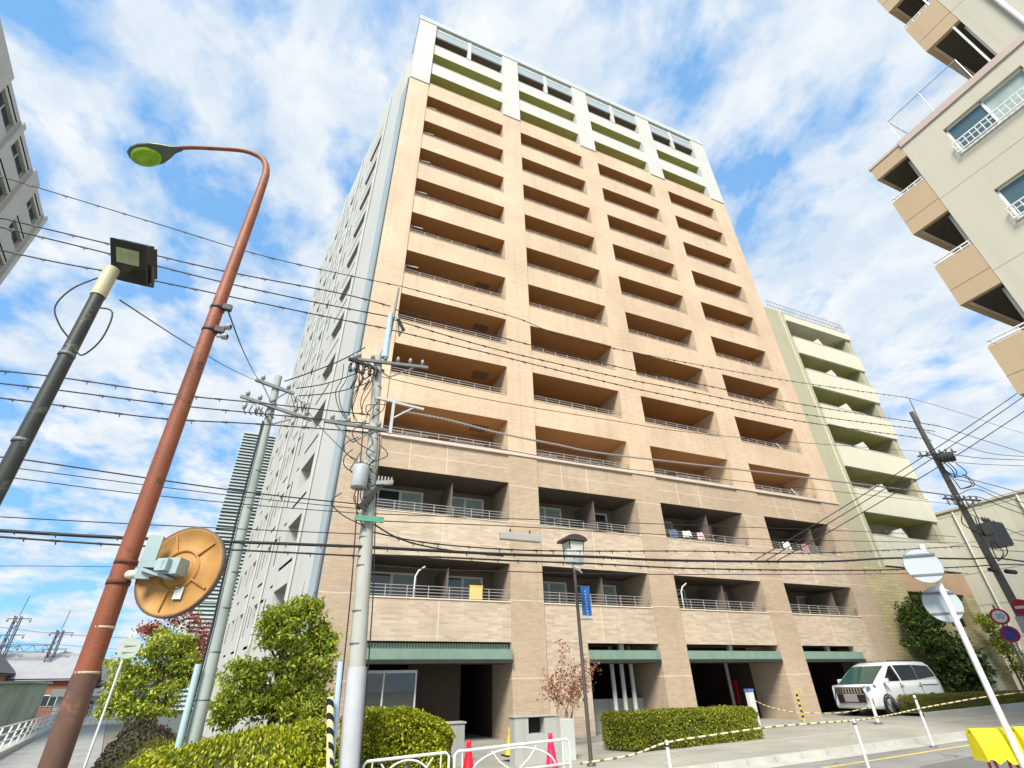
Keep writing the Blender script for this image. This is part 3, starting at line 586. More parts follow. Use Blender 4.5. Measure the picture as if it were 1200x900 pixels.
# ================================================================== LOUVRED PARKING TOWER behind
lt = thing('parking_tower', 'narrow blue grey tower clad in horizontal louvres behind the second utility pole', 'tower', (-3, 43, 0))
p = MB(); p.box(-6.05, 2, 42.15, 48, -.3, 20.3, 0); p.build('wall', mat('louvre_back', (.13,.16,.17), .8), lt)
p = MB()
for i in range(74):
    z = 1.0+i*.262
    p.mesh([(-6.1,42.0,z),(2,42.0,z),(2,42.14,z+.17),(-6.1,42.14,z+.17),(-6.1,42.0,z+.03),(2,42.0,z+.03),(2,42.14,z+.20),(-6.1,42.14,z+.20)], [(0,1,2,3),(7,6,5,4),(0,4,5,1),(0,3,7,4)], 0)
for z in (7.2, 13.6): p.box(-6.12, 2, 41.96, 42.02, z, z+.05, 0)
p.build('louvre_panel', mat('louvre', (.36,.43,.44), .5, .2, .06), lt)
# ================================================================== STREET THINGS
rust = mat('rust_red_paint', (.26,.08,.038), .55, 0, .25, 3, .2, 60, stain=.5, chips=(.12,.05,.03))
galv = mat('galvanised', (.17,.185,.185), .55, .25, .2, 3, stain=.3)
conc = mat('pole_concrete', (.40,.41,.37), .85, 0, .14, 2, .2, 40, stain=.4)
black = mat('black_rubber', (.012,.012,.013), .6)
cable = mat('cable_black', (.016,.017,.02), .55)
porc = mat('porcelain', (.36,.36,.34), .3)
whitep = mat('white_paint', (.66,.67,.66), .45, 0, .06, 4, stain=.2)
darkpole = mat('dark_pole', (.045,.05,.045), .5, .2, .2, 3, stain=.3, chips=(.12,.12,.10))
# red street lamp
t = thing('street_lamp', 'tall rust red street lamp with curved arm and green lens', 'street lamp', (-1.14, 4.57, gz(-1)))
b = MB(); b.tube([(-1.13,4.57,0),(-1.14,4.57,1.48),(-1.17,4.57,2.7),(-1.21,4.57,4.78),(-1.24,4.57,6.66)], [.074,.072,.070,.062,.052], 18, 0, smooth=True)
b.lathe((-1.13,4.57,.0), (0,0,1), [(0,.16),(.06,.16),(.08,.09),(.3,.078)], 18, 0); b.build('pole', rust, t)
b = MB(); b.tube([(-1.1323,4.57,.3),(-1.14,4.57,1.48),(-1.1511,4.57,1.93)], [.0775,.0752,.0742], 18, 0, cap=False); b.build('weathered_base', mat('brown_rust', (.13,.07,.05), .7, 0, .3, 5, stain=.4, chips=(.22,.10,.06)), t)
b = MB(); arm = [(-1.24,4.57,6.62),(-1.25,4.57,7.05),(-1.268,4.58,7.28),(-1.32,4.6,7.46),(-1.43,4.64,7.60),(-1.63,4.7,7.68),(-1.90,4.78,7.68),(-2.2,4.87,7.66),(-2.37,4.93,7.63)]
P_ = []
av = [Vector(p) for p in arm]
for i in range(len(av)-1):
    p0 = av[max(0,i-1)]; p1 = av[i]; p2 = av[i+1]; p3 = av[min(len(av)-1,i+2)]
    for k in range(6): u = k/6; P_.append(.5*((2*p1)+(p2-p0)*u+(2*p0-5*p1+4*p2-p3)*u*u+(3*p1-p0-3*p2+p3)*u**3))
P_.append(av[-1]); b.tube(P_, [.052-.026*min(1, i/30) for i in range(len(P_))], 12, 0); b.build('lamp_arm', rust, t)
hd = Vector((-.86,.42,-.16)).normalized(); h0 = Vector((-2.34,4.92,7.62)); hx = hd.cross(Vector((0,0,1))).normalized(); hz = hx.cross(hd)
def cobra(scale_z, prof, m):
    b = MB(); n = 20; vs = []
    for s, wd, ht, dz in prof:
        for j in range(n):
            a = 2*math.pi*j/n; vs.append(h0+hd*s+hx*(wd*math.cos(a))+hz*(ht*math.sin(a)*(1 if math.sin(a) > 0 else .45)+dz))
    b.mesh(vs, [(i*n+j, i*n+(j+1)%n, (i+1)*n+(j+1)%n, (i+1)*n+j) for i in range(len(prof)-1) for j in range(n)], m, True); return b
cobra(1, [(-.02,.03,.03,0),(.08,.05,.045,0),(.18,.10,.07,-.01),(.28,.14,.09,-.015),(.42,.15,.10,-.02),(.52,.13,.085,-.02),(.59,.08,.05,-.02),(.61,.01,.01,-.02)], 0).build('lamp_housing', mat('lamp_housing', (.10,.12,.10), .4, .2, .15, 6), t)
b = MB(); c = h0+hd*.40-hz*.055
vs = []; n = 20
for q, (rr, dz) in enumerate([(1,0),(.95,-.03),(.8,-.055),(.5,-.075),(.15,-.085)]):
    for j in range(n): a = 2*math.pi*j/n; vs.append(c+hd*(.175*rr*math.cos(a))+hx*(.125*rr*math.sin(a))+hz*dz)
b.mesh(vs, [(i*n+j, i*n+(j+1)%n, (i+1)*n+(j+1)%n, (i+1)*n+j) for i in range(4) for j in range(n)]+[tuple(range(4*n,5*n))], 0, True)
lensm = mat('green_lens', (.36,.62,.03), .12, 0, .25, 9, trans=.45, spec=.6); b.build('lens', lensm, t)
b = MB(); b.lathe(c-hz*.0+hd*0, -hz, [(-.0,.135),(.012,.135),(.012,.15)], 20); b.build('lens_rim', darkm, t) if False else None
for z, nm in ((4.78,'clamp_band'),(5.06,'clamp_band'),(1.93,'tape_band'),(2.2,'tape_band')):
    b = MB(); x = -1.14-.0205*(z-1.48); r_ = .0728-.0032*(z-1.48)+.003; b.lathe((x,4.57,z), (0,0,1), [(0,r_-.012),(0,r_+(.004 if nm == 'clamp_band' else -.002)),(.03 if nm == 'clamp_band' else .016,r_+(.004 if nm == 'clamp_band' else -.002)),(.03 if nm == 'clamp_band' else .016,r_-.012)], 18, 0)
    if nm == 'clamp_band': b.obox((x+.09,4.52,z+.02), (1,0,0), (0,1,0), (0,0,1), .04, .025, .03, 0)
    b.build(nm, darkm if nm == 'clamp_band' else mat('pale_tape', (.50,.40,.28), .6), t)
for z in (4.72, 4.84): b = MB(); b.lathe((-1.12,4.52,z), (.8,-.3,0), [(0,.012),(.05,.012),(.05,.03),(.09,.035),(.1,.02)], 10, 0); b.build('insulator', porc, t)
# convex mirror on the red pole, seen from behind
mc = Vector((-.77,4.37,2.57)); mn_ = Vector((.4716,.8798,-.0592)).normalized(); ma = mn_.cross(Vector((0,0,1))).normalized(); mbv = mn_.cross(ma)
t = thing('traffic_mirror', 'round orange backed convex traffic mirror clamped to the red lamp post', 'mirror', tuple(mc))
orange = mat('mirror_back', (.40,.205,.055), .6, 0, .35, 6, .1, 40, stain=.3)
b = MB(); b.lathe(mc, mn_, [(-.035,.001),(-.034,.09),(-.030,.1),(-.012,.11),(.0,.29),(-.012,.302),(0,.312),(.025,.312),(.03,.30)], 40, 0); b.build('back_plate', orange, t)
b = MB(); b.lathe(mc, mn_, [(-.012,.128),(-.024,.134),(-.026,.142),(-.012,.150)], 40, 0); b.build('ring_rib', orange, t)
for k in range(5):
    a = 2*math.pi*k/5+.5; d = ma*math.cos(a)+mbv*math.sin(a); b = MB()
    b.bar(mc+d*.135-mn_*.018, mc+d*.275-mn_*.006, .012, .016, 0, upv=mn_)
    b.build('stiffening_rib', orange, t)
b = MB(); b.lathe(mc, mn_, [(.03,.305),(.045,.28),(.075,.18),(.09,.08),(.093,.001)], 40, 0); b.build('mirror_face', mat('mirror', (.8,.82,.83), .03, 1, .02), t)
b = MB(); b.lathe(mc, mn_, [(-.01,.305),(-.012,.318),(.028,.318),(.03,.305)], 40, 0); b.build('rim', mat('rim_brown', (.13,.085,.06), .6), t)
b = MB(); b.obox(mc+mbv*.16+ma*.06-mn_*.02, ma, mbv, mn_, .032, .04, .002, 0); b.build('sticker', whitep, t)
stl = mat('blue_steel', (.36,.46,.47), .45, .2, .15, 6, stain=.3)
b = MB(); pc = Vector((-1.09,4.52,2.58))
b.obox(mc-mn_*.085, ma, mbv, mn_, .075, .055, .05, 0); b.obox(mc-mn_*.12-ma*.02, ma, mbv, mn_, .04, .04, .06, 0)
b.bar(mc-mn_*.15, (-.98,4.36,2.60), .07, .05, 0); b.bar((-.985,4.36,2.50), (-.985,4.36,2.80), .09, .035, 0); b.bar((-.985,4.37,2.56), (-.80,4.30,2.50), .1, .02, 0)
b.build('bracket', stl, t)
b = MB(); b.tube([(-.93,4.36,2.55),(-1.12,4.54,2.55)], .032, 12, 0); b.build('spacer_tube', mat('cream_tube', (.62,.62,.50), .5), t)
for z in (2.5, 2.64):
    b = MB(); b.lathe((-1.165,4.57,z), (0,0,1), [(-.016,.062),(-.016,.076),(.016,.076),(.016,.062)], 18, 0); b.build('clamp_band', mat('rust_band', (.13,.045,.025), .8, 0, .3, 20), t)
# floodlight post
t = thing('floodlight_post', 'black post carrying a square floodlight at the left edge', 'floodlight', (-1.8,4.0,gz(-2)))
b = MB(); b.tube([(-1.77,4,0),(-1.84,4,3.01),(-1.885,4,4.55)], [.05,.049,.046], 16, 0); b.build('post', darkpole, t)
b = MB(); b.tube([(-1.885,4,4.54),(-1.89,4,4.84)], .053, 14, 0); b.build('post_cap', mat('beige_cap', (.52,.47,.30), .5, 0, .2, 6), t)
for z in (3.25, 3.95):
    b = MB(); x = -1.77-.025*z; b.lathe((x-.002,4,z), (0,0,1), [(0,.046),(0,.053),(.025,.053),(.025,.046)], 14, 0); b.build('steel_band', galv, t)
fc = Vector((-1.80,3.98,4.94)); SF = .86; fa = Vector((.93,-.28,-.22)).normalized(); fn_ = Vector((-.10,-.62,-.77)).normalized(); fn_ = (fn_-fa*fn_.dot(fa)).normalized(); fb = fn_.cross(fa)
b = MB(); b.obox(fc-fn_*.05, fa, fb, fn_, .145, .16, .045, 0); b.obox(fc-fn_*.0, fa, fb, fn_, .156, .172, .012, 0)
for k in range(7): b.obox(fc-fn_*.12+fa*(-.12+.04*k), fa, fb, fn_, .006, .13, .03, 0)
b.build('housing', mat('flood_black', (.014,.015,.014), .35, 0, .1), t)
b = MB(); s_ = -1 if fb.z < 0 else 1
b.obox(fc+fn_*.014+fb*(.045*s_), fa, fb, fn_, .10, .062, .003, 0); b.build('lens', mat('flood_lens', (.30,.36,.20), .12, 0, .25, 14, spec=.8), t)
b = MB(); e = fc-fb*(.178*s_)
b.bar(e-fa*.165-fn_*.05, e+fa*.165-fn_*.05, .03, .012, 0); b.bar(e-fa*.165-fn_*.05, fc-fa*.165-fn_*.05, .012, .03, 0); b.bar(e+fa*.165-fn_*.05, fc+fa*.165-fn_*.05, .012, .03, 0); b.build('yoke', mat('dark_steel', (.08,.085,.085), .4, .5), t)
b = MB(); b.cord([(-1.95,4.0,4.72),(-2.05,3.98,4.55),(-2.08,3.97,4.35),(-2.0,3.98,4.2),(-1.9,4,4.1)], .006, 6, 0); b.cord([(-1.83,3.95,4.4),(-1.7,3.9,4.35),(-1.68,3.9,4.1),(-1.75,3.93,3.95),(-1.82,3.95,4.0)], .006, 6, 0); b.build('loose_wire', cable, t)

# ------------------------------------------------ utility poles
def insul(b, p, h=.16, r=.045, m=0, d=(0,0,1)): b.lathe(p, d, [(0,r*.4),(h*.3,r*.4),(h*.3,r),(h*.5,r*.75),(h*.55,r),(h*.8,r*.7),(h,r*.5),(h,.001)], 10, m)
def crossarm(t, c, d, half, n, up_=True, m=None):
    d = Vector(d).normalized(); c = Vector(c); b = MB(); b.bar(c-d*half, c+d*half, .075, .075, 0); b.bar(c-d*half*.7, c+Vector((0,0,-.45)), .03, .03, 0); b.bar(c+d*half*.7, c+Vector((0,0,-.45)), .03, .03, 0)
    a = b.build('crossarm', m or galv, t)
    for i in range(n):
        f_ = -half+2*half*(i+.5)/n
        if abs(f_) < .16: continue
        p = c+d*f_; q = MB()
        insul(q, p+Vector((0,0,.03)), .2, .055)
        if not up_: insul(q, p+Vector((0,0,-.05)), .26, .06, 0, (0,0,-1))
        q.build('insulator', porc, a)
# main concrete pole
PX, PY = 1.55, 11.5
t = thing('utility_pole', 'tall concrete utility pole with crossarms and blue cable cover before the tan tower', 'utility pole', (PX, PY, gz(PX)))
b = MB(); b.tube([(1.60,PY,0),(1.57,PY,1.0),(1.30,PY,5.3),(1.02,PY,9.3),(.98,PY,9.6)], [.18,.175,.148,.112,.108], 20, 0); b.build('pole', conc, t)
b = MB(); b.tube([(1.60,PY-.005,.2),(1.50,PY-.005,2.2)], [.198,.19], 20, 0); b.build('poster_guard', mat('pale_guard', (.47,.49,.52), .6, 0, .12, 3, stain=.2), t)
b = MB(); b.tube([(1.28,PY-.12,.15),(1.16,PY-.12,2.3)], .055, 10, 0); b.build('ground_sleeve', mat('blue_sleeve', (.42,.54,.70), .5, 0, .1, 3), t)
b = MB(); b.tube([(1.30,PY-.3,.15),(1.05,PY-.3,1.72)], .062, 14, 0); 
g_ = b.build('hazard_sleeve', mat('hazard_cream', (.80,.74,.40), .5), t)
b = MB(); a0 = Vector((1.28,PY-.3,.35)); a1 = Vector((1.05,PY-.3,1.70)); ax_ = (a1-a0).normalized(); xx = ax_.cross(Vector((0,1,0))).normalized(); yy = ax_.cross(xx)
for k in range(6):
    vs = []; nn = 14
    for q in range(nn+1):
        a = 2*math.pi*q/nn
        for hh in (0, .1):
            s_ = .22*k+.1+hh+.075*math.cos(a-.9); vs.append(a0+ax_*s_+xx*(.0645*math.cos(a))+yy*(.0645*math.sin(a)))
    b.mesh(vs, [(2*q,2*q+2,2*q+3,2*q+1) for q in range(nn)], 0)
b.build('hazard_stripe', black, g_)
b = MB(); b.tube([(1.16,PY-.1,9.55),(1.15,PY-.1,11.1)], [.10,.07], 12, 0); b.build('cable_cover', mat('blue_cover', (.38,.52,.74), .5, 0, .2, 5, stain=.2), t)
b = MB(); b.tube([(1.02,PY,9.5),(1.22,PY,10.3),(1.29,PY,12.25)], [.05,.04,.03], 8, 0); b.build('top_rod', galv, t)
crossarm(t, (1.35,PY-.14,9.38), (1,.0,.10), 1.02, 6, True); crossarm(t, (.72,PY-.16,9.15), (1,.3,.0), .5, 3, False, darkm); crossarm(t, (.7,PY-.14,7.36), (1,0,0), .75, 4, True); crossarm(t, (1.5,PY+.14,11.0), (.5,.86,0), .3, 2, True)
b = MB(); b.bar((1.1,PY-.12,8.25), (2.35,PY-.12,8.15), .06, .06, 0); b.bar((1.55,PY-.12,7.3), (1.55,PY-.12,8.35), .07, .07, 0); b.bar((1.58,PY-.12,7.75), (2.1,PY-.12,8.17), .035, .035, 0); b.build('bracket_arm', mat('white_steel', (.50,.51,.50), .4, .1), t)
b = MB(); b.lathe((.98,PY-.25,5.75), (0,0,1), [(0,.001),(0,.17),(.03,.185),(.5,.185),(.54,.17),(.56,.001)], 20, 0)
for a in (-.08,.08): insul(b, (.98+a,PY-.25,6.3), .14, .04)
b.build('transformer', mat('transformer_grey', (.36,.40,.42), .5, 0, .12, 4, stain=.3), t)
b = MB(); b.bar((1.05,PY-.24,5.3), (1.55,PY-.2,6.0), .16, .1, 0); b.obox((1.55,PY-.26,5.95), (1,.1,.2), (0,1,0), (0,0,1), .2, .05, .045, 1)
for k in range(5): b.obox((1.40+.075*k,PY-.26,6.03), (1,0,.1), (0,1,0), (0,0,1), .012, .05, .06, 1)
b.build('splice_box', [darkm, porc], t)
b = MB(); b.obox((1.32,PY-.24,5.08), (1,0,0), (0,1,0), (0,0,1), .32, .03, .06, 0); b.build('green_clamp', mat('green_clamp', (.10,.30,.20), .5, 0, .2, 8), t)
for z in (4.7, 4.1, 3.2, 2.6, 5.6, 6.6, 7.1, 7.9, 8.6):
    b = MB(); x = 1.60-.0625*(z-.2)*.98; r_ = .18-.0075*z+.005; b.lathe((x,PY,z), (0,0,1), [(0,r_-.012),(0,r_),(.035,r_),(.035,r_-.012)], 18, 0); b.build('steel_band', galv, t)
b = MB(); g = random.Random(4)
for k in range(11):      # jumper loops between the arms
    x = .15+.13*k; z0 = 9.05 if k < 7 else 8.2; p0 = Vector((x,PY-.16,z0)); p1 = Vector((x*.55+.35,PY-.1,7.45+g.random()*.3)); md = (p0+p1)/2+Vector((g.uniform(-.25,.2),-.15,g.uniform(-.3,.1)))
    b.cord([p0,p0.lerp(md,.5)+Vector((.05,0,-.05)),md,md.lerp(p1,.5)+Vector((-.06,0,-.03)),p1], .011, 5, 0)
for k in range(12):
    x = .9+g.uniform(-.35,.5); z = g.uniform(5.5,7.4); b.cord([(x,PY-.2,z),(x+g.uniform(-.3,.2),PY-.25,z-.25),(x+g.uniform(-.2,.2),PY-.2,z-.5),(1.25,PY-.2,z-.7)], .012, 5, 0)
for dx in (-.22,.2): b.cord([(1.1+dx,PY-.1,7.4),(1.26+dx*1.0,PY-.12,5.2),(1.42+dx*1.1,PY-.14,3.2),(1.55+dx*1.15,PY-.12,.2)], .013, 6, 0)
for k in range(5): b.lathe((.34+.16*k,PY-.18,9.12), (0,0,-1), [(0,.02),(.05,.06),(.1,.03),(.14,.06),(.2,.03),(.24,.055),(.3,.01)], 8, 0)
for k in range(3): b.tube([(.52+.16*k,PY-.2,8.72),(.5+.16*k,PY-.21,8.6),(.42+.16*k,PY-.21,8.35)], [.012,.035,.02], 6, 0)
b.build('jumper_cable', cable, t)
# second, pale green pole
t = thing('utility_pole', 'pale concrete utility pole rising out of the rounded hedge, left of the leafy tree', 'utility pole', (-1.1,12.5,gz(-1)))
b = MB(); b.tube([(-1.12,12.5,0),(-1.14,12.5,1.16),(-1.28,12.5,5),(-1.39,12.5,9.0)], [.135,.132,.112,.088], 18, 0); b.build('pole', mat('pole_pale', (.36,.41,.38), .85, 0, .14, 2, .2, 40, stain=.4), t)
for z in (1.7,2.5,3.3,4.0,4.6,5.4,6.3):
    b = MB(); x = -1.105-.0315*z; r_ = .136-.0055*z+.005; b.lathe((x,12.5,z), (0,0,1), [(0,r_-.012),(0,r_),(.03,r_),(.03,r_-.012)], 16, 0); b.build('steel_band', galv, t)
b = MB(); b.tube([(-1.3,12.3,.2),(-1.37,12.3,2.3)], .06, 10, 0); b.build('ground_sleeve', mat('green_sleeve', (.38,.52,.54), .5, 0, .1, 3), t)
crossarm(t, (-1.4,12.4,8.62), (1,0,-.22), .5, 3, True); crossarm(t, (-1.22,12.38,8.0), (1,0,-.2), .9, 6, False)
b = MB(); b.tube([(-1.02,12.38,7.2),(-1.05,12.36,5),(-.98,12.34,3),(-.96,12.34,.3)], .022, 6, 0) if False else b.tube([(-1.45,12.4,7.6),(-1.42,12.38,5),(-1.32,12.36,3),(-1.28,12.36,.3)], .022, 6, 0)
b.build('drop_cable', cable, t); b = MB()
for k in range(6): b.cord([(-1.9+.12*k,12.35,7.95),(-1.92+.12*k,12.3,7.75),(-1.86+.13*k,12.32,7.68)], .014, 5, 0)
for k in range(5): b.cord([(-1.0+.1*k,12.35,8.5-.08*k),(-.9+.1*k,12.3,8.25),(-.8+.08*k,12.35,8.05)], .01, 5, 0)
b.build('jumper_cable', cable, t)
# right hand dark pole
t = thing('utility_pole', 'dark utility pole with transformer and crossarms at the right beyond the round signs', 'utility pole', (30.2,13,gz(30)))
b = MB(); b.tube([(29.75,13,.5),(29.65,13,4.44),(29.3,13,14.11)], [.18,.165,.11], 16, 0); b.build('pole', mat('dark_concrete', (.13,.125,.11), .85, 0, .2, 2, .2, 40, stain=.4), t)
b = MB(); b.tube([(29.32,12.85,13.4),(29.54,12.9,14.96)], .03, 8, 0); b.build('top_rod', galv, t)
crossarm(t, (29.4,12.85,11.6), (1,0,.22), 1.9, 6, True, darkm); crossarm(t, (29.5,12.85,9.2), (1,0,.08), 1.6, 6, False, darkm)
b = MB()
for k in range(5): b.lathe((29.05+.3*k,12.7,11.05+.06*k), (0,0,1), [(0,.001),(0,.12),(.45,.13),(.5,.001)], 10, 0)
b.build('switch_unit', mat('switch_dark', (.05,.06,.055), .5), t)
b = MB(); b.obox((30.75,12.9,7.6), (1,0,0), (0,1,0), (0,0,1), .42, .35, .55, 0)
for k in range(6): b.obox((30.4+.14*k,12.52,7.6), (1,0,0), (0,1,0), (0,0,1), .02, .03, .5, 0)
for k in range(3): insul(b, (30.5+.25*k,12.9,8.15), .3, .07)
b.build('transformer', mat('transformer_dark', (.16,.18,.19), .5, 0, .12, 4), t)
b = MB(); g = random.Random(9)
for k in range(16):
    x = 28.5+g.random()*2.8; z = g.choice([11.2,10.6,8.8,8.3,7.2]); b.cord([(x,12.75,z),(x+g.uniform(-.4,.5),12.7,z-.5),(29.6,12.75,z-.9)], .022, 5, 0)
b.build('jumper_cable', cable, t)
b = MB(); b.lathe((29.55,12.9,5.9), (1,0,0), [(-.8,.02),(-.7,.09),(-.25,.09),(-.15,.03)], 10, 0); b.lathe((29.75,12.9,5.9), (1,0,0), [(.3,.03),(.4,.1),(1.1,.1),(1.2,.02)], 10, 0); b.build('splice_case', cable, t)
# far right second pole, mostly hidden behind wires
t = thing('utility_pole', 'farther utility pole half hidden behind the transformer wires at the right edge', 'utility pole', (44,14,.9))
b = MB(); b.tube([(43.0,14,.9),(42.2,14,12.4)], [.26,.17], 14, 0); b.build('pole', conc, t)
crossarm(t, (42.25,13.85,11.6), (1,.1,0), 1.4, 6, True, darkm); crossarm(t, (42.4,13.85,10.2), (1,.1,0), 1.2, 5, False, darkm)
b = MB()
for k in range(3): b.lathe((42.0+.7*k,13.5,8.9), (0,0,1), [(0,.001),(0,.28),(.9,.3),(1,.001)], 12, 0)
b.build('transformer', MATS['transformer_dark'], t)

